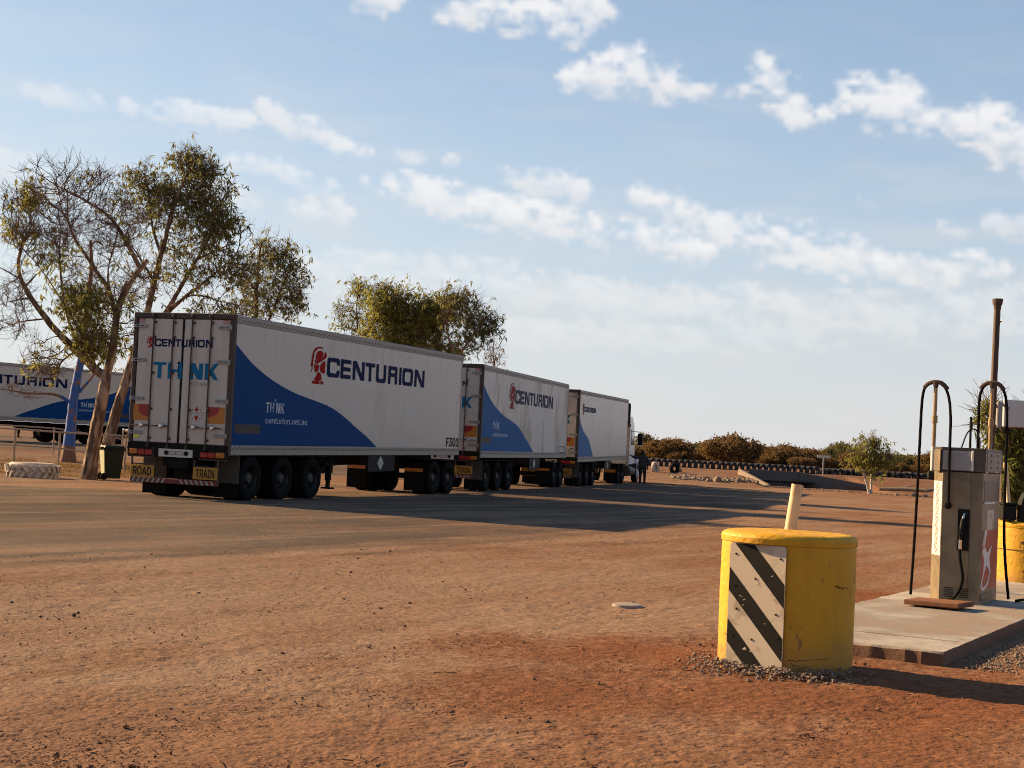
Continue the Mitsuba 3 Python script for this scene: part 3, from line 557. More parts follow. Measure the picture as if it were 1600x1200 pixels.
    P.append(('chassis', None, B().bx((.1, .82, -.30), (13.4, .95, -.02)).bx((.1, 1.55, -.30), (13.4, 1.68, -.02)).bx((.04, 1.0, -.35), (.3, 1.5, -.1)).bx((.3, 1.0, -.62), (.42, 1.5, -.3)).bx((5.0, .7, -.5), (6.5, 1.8, -.28))
             .cyl((1.9, 1.25, -.35), (1.9, 1.25, -.7), .12, n=12).box((.6, 1.0, -.5), (.1, .1, .5)).box((.6, 1.5, -.5), (.1, .1, .5)), M_dark))
    P.append(('under_guard', None, B().bx((7.2, .02, -.44), (8.9, .05, -.005)), M_black))
    P.append(('hazard_diamond', None, one(Polygon([(0, -.2), (.2, 0), (0, .2), (-.2, 0)]), frame((7.95, .012, -.21), (1, 0, 0), (0, 0, 1), (0, -1, 0))), M_plate))
    P.append(('hazard_diamond', 'diamond_print', one(unary_union([Polygon([(0, -.17), (.17, 0), (0, .17), (-.17, 0)]).difference(Polygon([(0, -.155), (.155, 0), (0, .155), (-.155, 0)])), sbox(-.1, -.01, .1, .01), sbox(-.06, .03, .06, .045), sbox(-.06, -.05, .06, -.035)]), frame((7.95, .008, -.21), (1, 0, 0), (0, 0, 1), (0, -1, 0)), .003), M_print))
    return P
def running_gear():
    P = []
    for y0, y1 in ((.02, .64), (1.86, 2.48)):
        P.append(('mudflap', None, B().bx((.58, y0, .38), (.60, y1, 1.04), .004), M_flap))
        P.append(('lower_mudflap', None, B().bx((.60, y0 - .0, .06), (.62, y1, .50), .005), M_rubber))
        P.append(('mudguard', None, B().bx((.62, y0, 1.03), (5.0, y1, 1.05)), M_dark))
    for s in (1.15, 2.70, 4.25): P.append(('axle', None, B().cyl((s, .5, .5), (s, 2.0, .5), .07, n=10), M_dark))
    for y in (.45, 2.05):
        P.append(('landing_leg', None, B().bx((5.95, y - .06, .42), (6.07, y + .06, 1.05)).bx((5.97, y - .045, .24), (6.05, y + .045, .42)).bx((5.86, y - .13, .20), (6.16, y + .13, .24), .01).bx((5.7, y - .05, .8), (6.3, y + .05, .88)), M_dark))
    return P
SHAPES = [(n, s, sh_of(b, m if m != 'panel' else M_white), m) for n, s, b, m in trailer_shapes()]
GEAR = [(n, s, sh_of(b, m), m) for n, s, b, m in running_gear()]

KINDS = {'plate_print': 'stuff', 'rivet_row': 'stuff', 'placard_print': 'stuff'}
def place(parts, t, F, over={}):
    cnt = {}
    for n, s, shp, m in parts:
        if s is None: k = obj(n, shp, over.get(m, None), t, F, kind=KINDS.get(n)); cnt[n] = k
        else: obj(s, shp, over.get(m, None), t + '__' + n, F, kind=KINDS.get(s))
def make_trailer(name, label, x, y, a, zr, zf, z0=0., L=13.6, right=True, left=False, wave=M_blue, panel=M_white, ink=M_navy, red=M_red, small=False, num=None, sx=1.0):
    t = thing(name, label, 'trailer', 'box trailers of the parked road trains')
    sa, ca = math.sin(a), math.cos(a)
    F0 = frame((x, y, z0), (sa, ca, 0), (-ca, sa, 0))
    k = math.atan2(zf - zr, L)
    F = F0 @ frame((0, 0, zr), (math.cos(k), 0, math.sin(k)), (0, 1, 0), (-math.sin(k), 0, math.cos(k))) @ np.diag([sx, 1, 1, 1.])
    place(SHAPES, t, F, {'panel': panel})
    place(GEAR, t, F0)
    for s in (1.15, 2.70, 4.25):
        wheel(t, F0, s, .16, False); wheel(t, F0, s, 2.34, True)
    w = wave_small if small else wave_poly
    for side, X, s0 in ((right, XR, 0), (left, XL, 1)):
        if not side: continue
        S = lambda s: s
        obj('blue_wave', one(w, X(0, 0) if not s0 else frame((0, 2.508, 0), (1, 0, 0), (0, 0, 1), (0, -1, 0))), wave, t, F)
        kk = .46 if small else 1.0
        sp = 1.22 if small else (4.5 if not s0 else 10.6)
        h0 = 2.17 if small else 1.955
        obj('company_lettering', one(word_big(kk), X(sp, h0)), ink, t, F)
        ew, eh = (.4, .5) if small else (.85, .93)
        obj('emblem', one(emblem(ew, eh), X(.83 if small else (3.6 if not s0 else 11.5), 2.06 if small else 1.74)), red, t, F)
        if not small:
            obj('slogan_print', one(think(.86, .24), X(1.54 if not s0 else 3.5, .98), .004).poly(Point(.43, .3).buffer(.03), .004, X(1.54 if not s0 else 3.5, .98)), M_pale, t, F)
            obj('website_lettering', B().add(tmesh('centurion.net.au', 2.03, .135), X=X(1.54 if not s0 else 3.57, .735, .014)), M_pale, t, F)
            obj('brown_patch', one(sbox(0, 0, 1.12, .2), X(.21 if not s0 else 1.4, .49, .014)), M_frame, t, F)
    if num: obj('fleet_number', B().add(tmesh(num, 1.0, .26, bold=True), X=XR(12.55, .265)), M_black, t, F)
    return t, F0, F
T1, T1F, _ = make_trailer('trailer', 'rearmost white box trailer with deep blue wave, its rear doors facing the open yard', -6.123, 32.332, .328, 1.009, 1.18, num='F301', sx=14.2 / 13.6)
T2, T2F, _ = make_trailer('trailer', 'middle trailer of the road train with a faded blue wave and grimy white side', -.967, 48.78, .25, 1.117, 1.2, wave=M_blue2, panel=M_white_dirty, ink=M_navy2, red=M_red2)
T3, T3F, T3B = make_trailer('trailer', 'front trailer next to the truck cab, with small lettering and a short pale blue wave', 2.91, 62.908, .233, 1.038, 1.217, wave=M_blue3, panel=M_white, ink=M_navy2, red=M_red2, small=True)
num2 = obj('number_panel', one(sbox(0, 0, 1.1, .28).difference(sbox(.05, .04, 1.05, .24)), XR(12.2, .28)), M_navy2, T2, T2F @ frame((0, 0, 1.117), (1, 0, 0), (0, 1, 0)))
T4a = math.atan2(-.64, -.77)
T4, T4F, _ = make_trailer('trailer', 'white trailer with blue wave parked behind the trees and pipe fence', -23.8, 87.3, T4a, 1.1, 1.12, z0=.54, right=False, left=True)

def make_dolly(label, F, sA):
    d = thing('converter_dolly', label, 'dolly', 'dollies between the trailers')
    obj('frame', B().bx((sA - 1.0, .75, .72), (sA + 2.3, .9, .92)).bx((sA - 1.0, 1.6, .72), (sA + 2.3, 1.75, .92)).bx((sA + 2.2, .75, .7), (sA + 2.35, 1.75, .9)).bx((sA - .2, .6, .92), (sA + 1.4, 1.9, .99)), M_dark, d, F)
    obj('drawbar', B().tube([(sA + 2.3, .8, .75), (sA + 4.3, 1.25, .7)], .06, 8).tube([(sA + 2.3, 1.7, .75), (sA + 4.3, 1.25, .7)], .06, 8), M_dark, d, F)
    for y0, y1 in ((.02, .64), (1.86, 2.48)):
        obj('mudflap', B().bx((sA - .85, y0, .10), (sA - .83, y1, .92), .004), M_rubber, d, F)
        obj('reflector_strip', B().bx((sA - .858, y0 + .03, .66), (sA - .852, y1 - .03, .76)), M_lampy, d, F)
        obj('mudguard', B().bx((sA - .83, y0, 1.02), (sA + 1.9, y1, 1.04)), M_dark, d, F)
    for s in (sA, sA + 1.22):
        obj('axle', B().cyl((s, .5, .5), (s, 2.0, .5), .07, n=10), M_dark, d, F)
        wheel(d, F, s, .16, False); wheel(d, F, s, 2.34, True)
make_dolly('dark steel tandem dolly under the front of the rearmost trailer', T1F, 12.35)
make_dolly('dark steel tandem dolly under the front of the middle trailer', T2F, 11.7)

# ------------------------------------------------------------------ truck
tr = thing('truck', 'white bonneted truck at the head of the road train, beside the standing person', 'truck')
F = T3F
def tp(name, b, m, parent=tr, **k): return obj(name, b, m, parent, F, **k)
tp('chassis', B().bx((10.4, .8, .72), (19.6, .95, .98)).bx((10.4, 1.55, .72), (19.6, 1.7, .98)).bx((11.0, .7, .98), (13.4, 1.8, 1.06)), M_dark)
for y0, y1 in ((.03, .65), (1.85, 2.47)):
    tp('mudflap', B().bx((10.72, y0, .12), (10.74, y1, .95), .004), M_rubber)
    tp('reflector_strip', B().bx((10.711, y0 + .03, .55), (10.717, y1 - .03, .72)), M_lampy)
for s in (11.6, 12.9):
    wheel(tr, F, s, .16, False); wheel(tr, F, s, 2.34, True)
F = T3F @ frame((.8, 0, 0), (1, 0, 0), (0, 1, 0))
wheel(tr, F, 17.35, .2, False, False); wheel(tr, F, 17.35, 2.3, True, False)
cab = tp('cab', B().add(trimesh.convex.convex_hull(np.array([(s, y, z) for y in (.12, 2.38) for s, z in ((13.95, .98), (13.95, 3.45), (15.2, 3.5), (15.9, 3.05), (16.45, 2.1), (16.45, .98))]))), M_cabw)
obj('side_window', B().add(trimesh.creation.extrude_polygon(Polygon([(15.0, 2.0), (16.2, 2.0), (15.8, 2.75), (15.0, 2.8)]), .02, engine='earcut'), X=frame((0, .117, 0), (1, 0, 0), (0, 0, 1), (0, -1, 0))), M_glass, cab, F)
obj('door_handle', B().bx((14.98, .085, 1.66), (15.14, .11, 1.70), .006), M_chrome, cab, F)
obj('cab_vent', B().bx((14.1, .112, 1.2), (14.16, .118, 3.2)), M_steel, cab, F)
hood = tp('hood', B().add(trimesh.convex.convex_hull(np.array([(s, y, z) for s, w, z in ((16.452, .75, 1.95), (18.5, .62, 1.75), (18.7, .55, 1.4), (18.7, .6, .7), (16.452, .75, .7)) for y in (1.25 - w, 1.25 + w)]))), M_cabw)
for y in (.02, 2.06):
    g = [(17.35 + .62 * math.cos(a), .5 + .62 * math.sin(a)) for a in np.linspace(.1, PI - .1, 12)]
    o = [(17.35 + .78 * math.cos(a), .55 + .80 * math.sin(a)) for a in np.linspace(PI + .15, -.15, 12)]
    obj('fender', B().add(trimesh.creation.extrude_polygon(Polygon(g + o), .42, engine='earcut'), X=frame((0, y + .42, 0), (1, 0, 0), (0, 0, 1), (0, -1, 0))), M_cabw, hood, F)
tp('bumper', B().bx((18.72, .1, .4), (18.95, 2.4, .85), .03), M_chrome)
for y in (-.02, 2.08): 
    tp('fuel_tank', B().cyl((14.0, y + .24, .62), (15.9, y + .24, .62), .27, n=20), M_steel)
    b = B()
    for z in (.42, .72, 1.0): b.bx((15.95, y, z), (16.5, y + .4, z + .03), .005)
    b.bx((15.95, y, .42), (15.98, y + .4, 1.02)).bx((16.47, y, .42), (16.5, y + .4, 1.02))
    tp('step', b, M_steel)
for y in (.08, 2.42):
    st = tp('exhaust_stack', B().tube([(13.72, y, .9), (13.72, y, 2.3), (13.72, y, 3.0)], [.085, .085, .085], 14), M_rail)
    obj('stack_tip', B().tube([(13.72, y, 3.0), (13.72, y, 3.75), (13.69, y, 3.98), (13.60, y, 4.12)], .075, 14), M_black, st, F)
    obj('stack_clamp', B().cyl((13.72, y, 2.92), (13.72, y, 3.05), .115, n=14), M_polebr, st, F)
    o = -1 if y < 1 else 1
    mr = tp('mirror', B().box((15.55, y + o * .36, 2.32), (.16, .24, .62), .03), M_black)
    obj('mirror_arm', B().tube([(15.62, y, 2.72), (15.56, y + o * .36, 2.70)], .018, 6).tube([(15.62, y, 1.3), (15.56, y + o * .36, 1.9), (15.56, y + o * .36, 2.02)], .018, 6), M_black, mr, F)

# ------------------------------------------------------------------ person standing at the cab door
def bone(ch):
    M = m3.Manifold()
    for pts in ch:
        for (a, ra), (b, rb) in zip(pts[:-1], pts[1:]):
            M = M + m3.Manifold.batch_hull([m3.Manifold.sphere(ra, 16).translate(a), m3.Manifold.sphere(rb, 16).translate(b)])
    M = M.refine_to_length(.035); me = M.to_mesh()
    t = trimesh.Trimesh(me.vert_properties[:, :3], me.tri_verts); trimesh.smoothing.filter_taubin(t, iterations=6)
    return t
pe = thing('person', 'person in dark work clothes standing with one arm out to the truck cab', 'person')
PF = frame((7.02, 77.3, 0), (.96, -.25, 0), (.25, .96, 0))
# local: x to the right of the picture, y away from the camera, z up
hips = [(-.09, 0, .86), (.10, .01, .86)]
aL, aR = [(-.19, 0, 1.36), (-.44, .10, 1.33), (-.66, .16, 1.44)], [(.20, 0, 1.36), (.28, -.02, 1.09), (.25, .12, .90)]
fing = []
for k in range(4):
    fing.append([((-.72, .17 + .018 * (k - 1.5), 1.455), .011), ((-.77 - .005 * (k % 3), .18 + .02 * (k - 1.5), 1.462), .010), ((-.80 - .004 * (k % 2), .185 + .02 * (k - 1.5), 1.44), .009)])
    fing.append([((.245 + .018 * (k - 1.5), .135, .82), .011), ((.245 + .018 * (k - 1.5), .145, .765 - .005 * (k % 3)), .010), ((.242 + .018 * (k - 1.5), .13, .735), .009)])
fing += [[((-.69, .13, 1.45), .013), ((-.74, .115, 1.44), .011)], [((.23, .17, .85), .013), ((.225, .185, .79), .011)]]
skin = bone([[((0, 0, 1.40), .055), ((0, .01, 1.50), .052)], [((0, .02, 1.585), .092), ((0, -.005, 1.60), .085)], [((0, .035, 1.53), .06), ((0, .02, 1.60), .08)], [((0, .10, 1.565), .018), ((0, .11, 1.55), .02)], [((-.09, 0, 1.57), .02), ((-.085, 0, 1.59), .02)], [((.09, 0, 1.57), .02), ((.085, 0, 1.59), .02)],
    [(aL[0], .05), (aL[1], .042), (aL[2], .03), ((-.72, .17, 1.455), .032)], [(aR[0], .05), (aR[1], .042), (aR[2], .03), ((.245, .135, .83), .032)],
    [((0, 0, 1.38), .11), ((0, 0, 1.1), .11), ((0, 0, .9), .12)], [(hips[0], .085), ((-.10, .03, .48), .055), ((-.11, 0, .09), .042)], [(hips[1], .085), ((.12, .05, .48), .055), ((.13, .02, .09), .042)]] + fing)
obj('body', skin, M_skin, pe, PF, smooth=True)
obj('shirt', bone([[((-.17, 0, 1.37), .075), ((.17, 0, 1.37), .075)], [((0, 0, 1.37), .125), ((0, 0, 1.1), .13), ((0, 0, .9), .145)], [((-.11, 0, 1.34), .12), ((-.08, 0, 1.08), .13), ((-.07, 0, .90), .14)], [((.11, 0, 1.34), .12), ((.08, 0, 1.08), .13), ((.08, 0, .90), .14)], [(aL[0], .08), (aL[1], .062), ((-.60, .145, 1.41), .05)], [(aR[0], .08), (aR[1], .062), ((.255, .10, .95), .05)]]), M_cloth, pe, PF, smooth=True)
obj('trousers', bone([[(hips[0], .125), (hips[1], .125)], [(hips[0], .11), ((-.10, .03, .48), .08), ((-.11, 0, .10), .065)], [(hips[1], .11), ((.12, .05, .48), .08), ((.13, .02, .10), .065)]]), M_cloth2, pe, PF, smooth=True)
for x, y in ((-.11, 0), (.13, .02)): obj('boot', bone([[((x, y - .05, .055), .05), ((x, y + .15, .045), .042)], [((x, y - .02, .06), .05), ((x, y, .16), .055)]]), M_black, pe, PF, smooth=True)
obj('hair', bone([[((0, -.02, 1.60), .097), ((0, -.015, 1.63), .09)], [((0, -.03, 1.56), .085), ((0, -.02, 1.60), .09)]]), M_black, pe, PF, smooth=True)

# ------------------------------------------------------------------ trees
def unit(v): return v / (np.linalg.norm(v, axis=-1, keepdims=True) + 1e-12)
def leaves(P, rng, n, spread, ln, wd, droop=.75, spray=1):
    """n narrow hanging leaves round each point of P (n may be an array)."""
    n = np.broadcast_to(np.asarray(n, int), (len(P),))
    c = np.repeat(P, n, axis=0); k = len(c)
    if not k: return None
    c = c + rng.normal(0, 1, (k, 3)) * spread * [1, 1, .8]
    if spray > 1:
        g = (np.arange(k) // spray) * spray; c = c[g] + rng.normal(0, .028, (k, 3))
    d = unit(np.stack([rng.normal(0, .55, k), rng.normal(0, .55, k), -droop + rng.normal(0, .5, k)], -1))
    s = unit(np.cross(d, rng.normal(0, 1, (k, 3))))
    l = ln * rng.uniform(.6, 1.3, (k, 1)); w = wd * rng.uniform(.7, 1.3, (k, 1))
    nrm = np.cross(d, s)
    v = np.stack([c, c + d * l * .45 + s * w * .5 + nrm * l * .06, c + d * l + nrm * -l * .05, c + d * l * .45 - s * w * .5 + nrm * l * .06], 1).reshape(-1, 3)
    i = np.arange(k)[:, None] * 4
    return v, np.vstack([i + [0, 1, 2], i + [0, 2, 3]])
def skeleton(limbs, tips, rng, Y, sway=.28, rt=.0062, step=.22, dep=None):
    """limbs (r0, r1, [(x, z)..]) in the tree's own plane at distance Y, bent out of it at random; tips are joined to the nearest wood."""
    N, par, rad = [], [], []
    for li, (r0, r1, L) in enumerate(limbs):
        pts = np.array([(x, 0, z) for x, z in L], float)
        seg = np.r_[0, np.cumsum(np.linalg.norm(np.diff(pts, axis=0), axis=1))]
        m = max(2, int(seg[-1] / .22)); t = np.linspace(0, seg[-1], m + 1)
        q = np.stack([np.interp(t, seg, pts[:, k]) for k in range(3)], -1)
        for _ in range(5): q[1:-1] = (q[:-2] + 2 * q[1:-1] + q[2:]) / 4
        q[:, 1] = Y
        if N:
            A = np.array(N); dd = np.linalg.norm((A - q[0])[:, [0, 2]], axis=1); p = int(dd.argmin()); q[:, 1] = A[p, 1]
            q[:, 1] += (rng.uniform(-1, 1) if li else 0) * sway * t
        else: p = -1
        q += rng.normal(0, .005, q.shape) * np.minimum(1, t[:, None])
        for k in range(len(q)):
            if k == 0 and p >= 0 and np.linalg.norm(np.array(N[p]) - q[0]) < .03: continue
            N.append(q[k]); par.append(p); rad.append(r0 + (r1 - r0) * k / m); p = len(N) - 1
    ns = len(N); cap = len(N) + len(tips) * 15
    A = np.zeros((cap, 3)); A[:ns] = N; n = ns
    ok = np.arange(ns) > 3
    pl = np.zeros(cap); isl = np.zeros(cap, bool); isl[:ns] = ok
    d0 = np.array([np.linalg.norm(A[:ns][ok] - t, axis=1).min() for t in tips]); tipn = []
    for ti in np.argsort(d0):
        t = tips[ti]; v = t - A[:n]; d = np.linalg.norm(v, axis=1); d = d * (1.35 - .45 * v[:, 2] / (d + 1e-9)) + .62 * pl[:n] + np.where(isl[:n], 0, 9)
        p = int(d.argmin()); a = A[p].copy(); L = np.linalg.norm(t - a)
        m = min(13, max(1, int(L / step)))
        pd = unit(A[p] - A[par[p]]) if par[p] >= 0 else np.array([0, 0, 1.])
        c1 = a + unit(pd + np.array([0, 0, .25])) * L * .42; c2 = t - unit(t - a + np.array([0, 0, .5]) * L + rng.normal(0, .2, 3) * L) * L * .3
        for k in range(1, m + 1):
            u = k / m; A[n] = a * (1 - u) ** 3 + c1 * 3 * u * (1 - u) ** 2 + c2 * 3 * u * u * (1 - u) + t * u ** 3
            pl[n] = pl[p] + np.linalg.norm(A[n] - A[p]); par.append(p); rad.append(0); isl[n] = True; p = n; n += 1
        tipn.append(p)
    cnt = np.zeros(n)
    for k in tipn: cnt[k] += 1
    for k in range(n - 1, -1, -1):
        if par[k] >= 0: cnt[par[k]] += cnt[k]
    r = np.maximum(np.array(rad), rt * np.maximum(cnt, 1) ** .36 * (np.array(rad) == 0))
    return A[:n], np.array(par), r, ns
def segs(A, par, r, sel):
    i = np.array([k for k in sel if par[k] >= 0]); p = par[i]
    if not len(i): return np.zeros((0, 3)), np.zeros((0, 3), int)
    a, b = A[p], A[i]; ra = np.minimum(r[p], r[i] * 1.7); rb = r[i]
    t = unit(b - a); x = unit(np.cross(t, np.where(np.abs(t[:, 2:]) < .9, [[0, 0, 1.]], [[1., 0, 0]]))); y = np.cross(t, x)
    n = 5; g = np.arange(n) * 2 * PI / n; C, S = np.cos(g)[None, :, None], np.sin(g)[None, :, None]
    ring = lambda c, rr: c[:, None] + rr[:, None, None] * (C * x[:, None] + S * y[:, None])
    v = np.concatenate([ring(a, ra), ring(b + t * rb[:, None] * .3, rb)], 1).reshape(-1, 3)
    k = np.arange(n); f = np.vstack([np.stack([k, (k + 1) % n, n + (k + 1) % n], -1), np.stack([k, n + (k + 1) % n, n + k], -1)])
    return v, (np.arange(len(i))[:, None, None] * 2 * n + f).reshape(-1, 3)
def trunk_mesh(limbs, A, par, r, ns):
    """the drawn limbs as smooth tapering tubes"""
    b = B(); ch = []; start = 0
    for k in range(1, ns + 1):
        if k == ns or par[k] != k - 1:
            idx = list(range(start, k))
            if par[start] >= 0: idx = [par[start]] + idx
            q = A[idx]; rr = r[idx].copy()
            if par[start] >= 0: rr[0] = rr[1]
            else:
                rr = rr * (1 + .35 * np.exp(-np.arange(len(rr)) / 1.6))
                q = np.vstack([q[0] - [0, 0, .25], q]); rr = np.r_[rr[0] * 1.15, rr]
            if len(q) > 1:
                nn = 12 if rr[0] > .08 else 7
                b.tube(q, rr, nn)
            start = k
    m = b.mesh(); v = m.vertices
    d = (meshkit.fbm(v * [7, 7, 2.5], 3, 4) - .5) * .05
    n_ = m.vertex_normals
    return trimesh.Trimesh(v + n_ * d[:, None] * .8, m.faces, process=False)
def tree(key, name, label, leafm, seed, barkm=None, ln=.21, wd=.048, spread=.26, sway=.28, deep=.85, group=None, paint=None, lm=1.0):
    Y, limbs, blobs = TREES[key]; rng = np.random.default_rng(seed)
    tips, nl = [], []
    for (cx, cz, rx, rz, n, lv) in blobs:
        u = rng.normal(0, 1, (n * 3, 3)); u = unit(u) * rng.uniform(.1, 1.12, (len(u), 1)) ** .5
        p = np.array([cx, Y, cz]) + u * [rx, max(.25, .5 * (rx + rz) * deep), rz]
        q = meshkit.fbm(p * 1.15, 2, seed); p = p[np.argsort(-q + rng.uniform(0, .55, len(q)))[:n]]
        tips.append(p); nl.append(np.maximum(0, rng.poisson(lv * lm * .64, len(p))) if lv else np.zeros(len(p), int))
    tips, nl = np.vstack(tips), np.concatenate(nl)
    A, par, r, ns = skeleton(limbs, tips, rng, Y, sway)
    t = thing(name, label, 'tree', group)
    tm = trunk_mesh(limbs, A, par, r, ns)
    obj('trunk', tm, barkm or M_bark, t, smooth=True)
    if paint:
        z0, z1 = paint; fz = tm.vertices[tm.faces][:, :, 2].mean(1); fr = np.linalg.norm(tm.vertices[tm.faces].mean(1)[:, :2] - A[np.abs(A[:, None, 2] - fz[None]).argmin(0)][:, :2], axis=1)
        sel = (fz > z0) & (fz < z1) & (np.abs(tm.vertices[tm.faces].mean(1)[:, 0] - np.interp(fz, [p[1] for p in limbs[0][2]], [p[0] for p in limbs[0][2]])) < .42)
        sub = tm.submesh([np.nonzero(sel)[0]], append=True, repair=False)
        obj('painted_band', trimesh.Trimesh(sub.vertices + sub.vertex_normals * .006, sub.faces, process=False), M_paint, t, smooth=True, label='bright blue painted lower trunk')
    v, f = segs(A, par, r, range(ns, len(A)))
    hb = B(); hb.add(v, f); nh = 4 * len(tips); q0 = np.repeat(tips, 4, axis=0); hd = unit(rng.normal(0, 1, (nh, 3)) + [0, 0, .55]) * rng.uniform(.18, .55, (nh, 1))
    hA = np.concatenate([q0, q0 + hd * .5 + rng.normal(0, .02, (nh, 3)), q0 + hd + [0, 0, .03]]); hp = np.r_[-np.ones(nh, int), np.arange(nh), nh + np.arange(nh)]
    hb.add(*segs(hA, hp, np.r_[np.full(nh, .0055), np.full(nh, .0045), np.full(nh, .003)], range(nh, 3 * nh))); v, f = hb.mesh().vertices, hb.mesh().faces
    obj('twigs', trimesh.Trimesh(v, f, process=False), M_twig, t, smooth=False, kind='stuff')
    lf = leaves(tips, rng, nl, spread, ln, wd, spray=5)
    if lf is not None: obj('crown', trimesh.Trimesh(*lf, process=False), leafm, t, smooth=False, kind='stuff')
    return t
tree('A', 'gum_tree', 'twisted brown gum tree with many bare limbs beside the wheelie bin', M_leafo, 11)
tree('B', 'gum_tree', 'gum tree whose lower trunk is painted bright blue', M_leafd, 12, barkm=M_barkr, paint=(.85, 4.05))
tree('C', 'gum_tree', 'tall leaning gum tree with the highest crown behind the rearmost trailer', M_leafd, 13, lm=1.0)
tree('D', 'gum_tree', 'thin gum with drooping dark crown just right of the tallest tree', M_leafd, 14)
tree('E', 'gum_tree', 'dense olive green tree showing above the side of the rearmost trailer', M_leafo, 15, barkm=M_barkr, wd=.05)
tree('E1', 'gum_tree', 'slender sparse sapling at the left edge of the dense olive tree', M_leafo, 16, barkm=M_barkr)
tree('E3', 'gum_tree', 'open branched dark tree at the right of the dense olive tree', M_leafd, 17, barkm=M_barkr)
tree('F', 'dead_sapling', 'nearly bare sapling rising behind the gap between two trailers', M_mulga, 18, barkm=M_twig)
tree('G', 'white_gum', 'small gum with two white trunks at the end of the retaining wall', M_leafo, 19, barkm=M_barkw, ln=.28, wd=.06, spread=.30, lm=.8)
tree('H', 'leafy_bush', 'leafy green bush behind the rusty pole at the right edge', M_leafg, 20, barkm=M_twig, ln=.22, wd=.04, spread=.14, lm=.7)

def mulga(seed, green):
    rng = np.random.default_rng(seed); tr_, cr = B(), []
    for k in range(4):
        a = rng.uniform(0, 2 * PI); e = np.array([.75 * math.cos(a) * rng.uniform(.4, 1), .75 * math.sin(a), .62])
        tr_.tube([(0, 0, -.1), (.04 * math.cos(a), .04 * math.sin(a), .12), tuple(e * [.5, .5, .65]), tuple(e)], [.035, .03, .02, .008], 6)
    n = 420
    u = unit(rng.normal(0, 1, (n, 3))) * rng.uniform(.35, 1, (n, 1)) ** .5
    P = np.array([0, 0, .60]) + u * [1, 1, .40]
    P[:, 2] = np.where(P[:, 2] < .2, .2 + rng.uniform(0, .15, n), P[:, 2])
    q = meshkit.fbm(P * 3.1, 2, seed); P = P[np.argsort(-q)[:280]]
    cr = leaves(P, rng, 17, np.array(.075), .12, .06, droop=.1)
    return sh_of(tr_, M_twig), mikit.ply(trimesh.Trimesh(*cr, process=False), M_mulgag if green else M_mulga)
MUL = [mulga(50 + k, k >= 4) for k in range(6)]
BUSH = [(13.7,150,3.54,.84,1),(12.8,118,2.84,1.63,0),(15.3,122,2.31,1.16,0),(16.8,112,3.25,1.79,0),(17.8,130,2.32,1.13,0),(21.1,125,2.71,1.35,0),(21.6,115,2.76,1.54,0),(26.2,128,2.63,1.22,0),(28.8,132,2.87,1.26,1),(31.7,140,3.5,1.33,1),(29.2,125,2.68,1.08,0),(33.5,126,2.51,1.2,1),(30.7,118,1.95,.92,0),(35.8,130,2.66,1.29,1),(35.1,122,2.87,1.16,0),(38.4,126,3.02,1.2,1),(13.4,116,1.91,.9,0),(20.3,114,1.96,.89,0),(22.2,112,1.96,.82,0),(18.9,118,1.97,.77,0),(41.9,130,2.97,1.41,1),(11.7,120,1.97,.78,0),(43.4,126,2.89,1.36,1),(24.4,116,2.1,1.1,0),(10.2,121,2.2,1.2,0),(25.6,119,1.9,.9,0),(33.0,117,1.9,1.0,0)]
rb = np.random.default_rng(5)
rq = np.random.default_rng(12)
for k in range(18): BUSH.append((8 + 2.9 * k + rq.uniform(-.8, .8), 152 + rq.uniform(-6, 8), rq.uniform(2.1, 3.1), rq.uniform(1.5, 2.6), int(rq.uniform() < .35)))
BUSH.sort(key=lambda q: q[0] / q[1]); nb = [0, 0]
for i, (x, d, top, w, g) in enumerate(BUSH):
    K = 1.65; X, Y, T_, W_ = x * K, d * K, EYE + (top - EYE) * K, w * K * 1.3
    z0 = float(zg(X, Y)) - .1; H = (T_ - z0)
    v = int(rb.integers(0, 4)) if not g else 4 + int(rb.integers(0, 2))
    nb[g] += 1
    t = thing('mulga_bush', f'{nth(nb[g] - 1)} {"dull green" if g else "rust brown"} mulga bush from the left in the row beyond the tyre fence', 'bush', 'brown mulga bushes beyond the tyre fence' if not g else 'green mulga bushes beyond the tyre fence')
    X_ = frame((X, Y, z0), (0, 0, 0), (0, 0, 0)); a = rb.uniform(0, 6.3)
    X_[:3, :3] = np.diag([W_, W_, H]) @ rotz(a)[:3, :3]
    obj('trunk', MUL[v][0], None, t, X_); obj('crown', MUL[v][1], None, t, X_, kind='stuff')

# ------------------------------------------------------------------ left verge: fence, tyre, bin, dry grass
def gz(x, y): return float(zg(x, y))
fe = thing('pipe_fence', 'low rusty pipe rail fence in front of the trailer behind the trees', 'fence')
fp = [(-17.6, 48.6), (-16.0, 48), (-14.55, 48), (-12.4, 48)]
for x, y in fp: obj('post', B().cyl((x, y, gz(x, y) - .2), (x, y, 1.30), .035, n=10), M_fence, fe)
obj('top_rail', B().tube([(x, y, z) for (x, y), z in zip(fp, (1.33, 1.31, 1.27, 1.25))], .03, 10), M_fence, fe)
obj('middle_rail', B().tube([(x, y, z) for (x, y), z in zip(fp[:3], (.76, .78, .76))], .022, 8), M_fence, fe)
obj('middle_rail', B().tube([(-14.55, 48, .76), (-13.3, 48, .62)], .022, 8), M_fence, fe)
f2 = thing('pipe_fence', 'thin rail fence further back between the painted trunk and the white trailer', 'fence')
for x in (-20.0, -17.2, -14.6): obj('post', B().cyl((x, 56, gz(x, 56) - .2), (x, 56, 1.42), .03, n=8), M_fence, f2)
obj('top_rail', B().tube([(-20.0, 56, 1.42), (-17.2, 56, 1.38), (-14.6, 56, 1.1)], .025, 8), M_fence, f2)

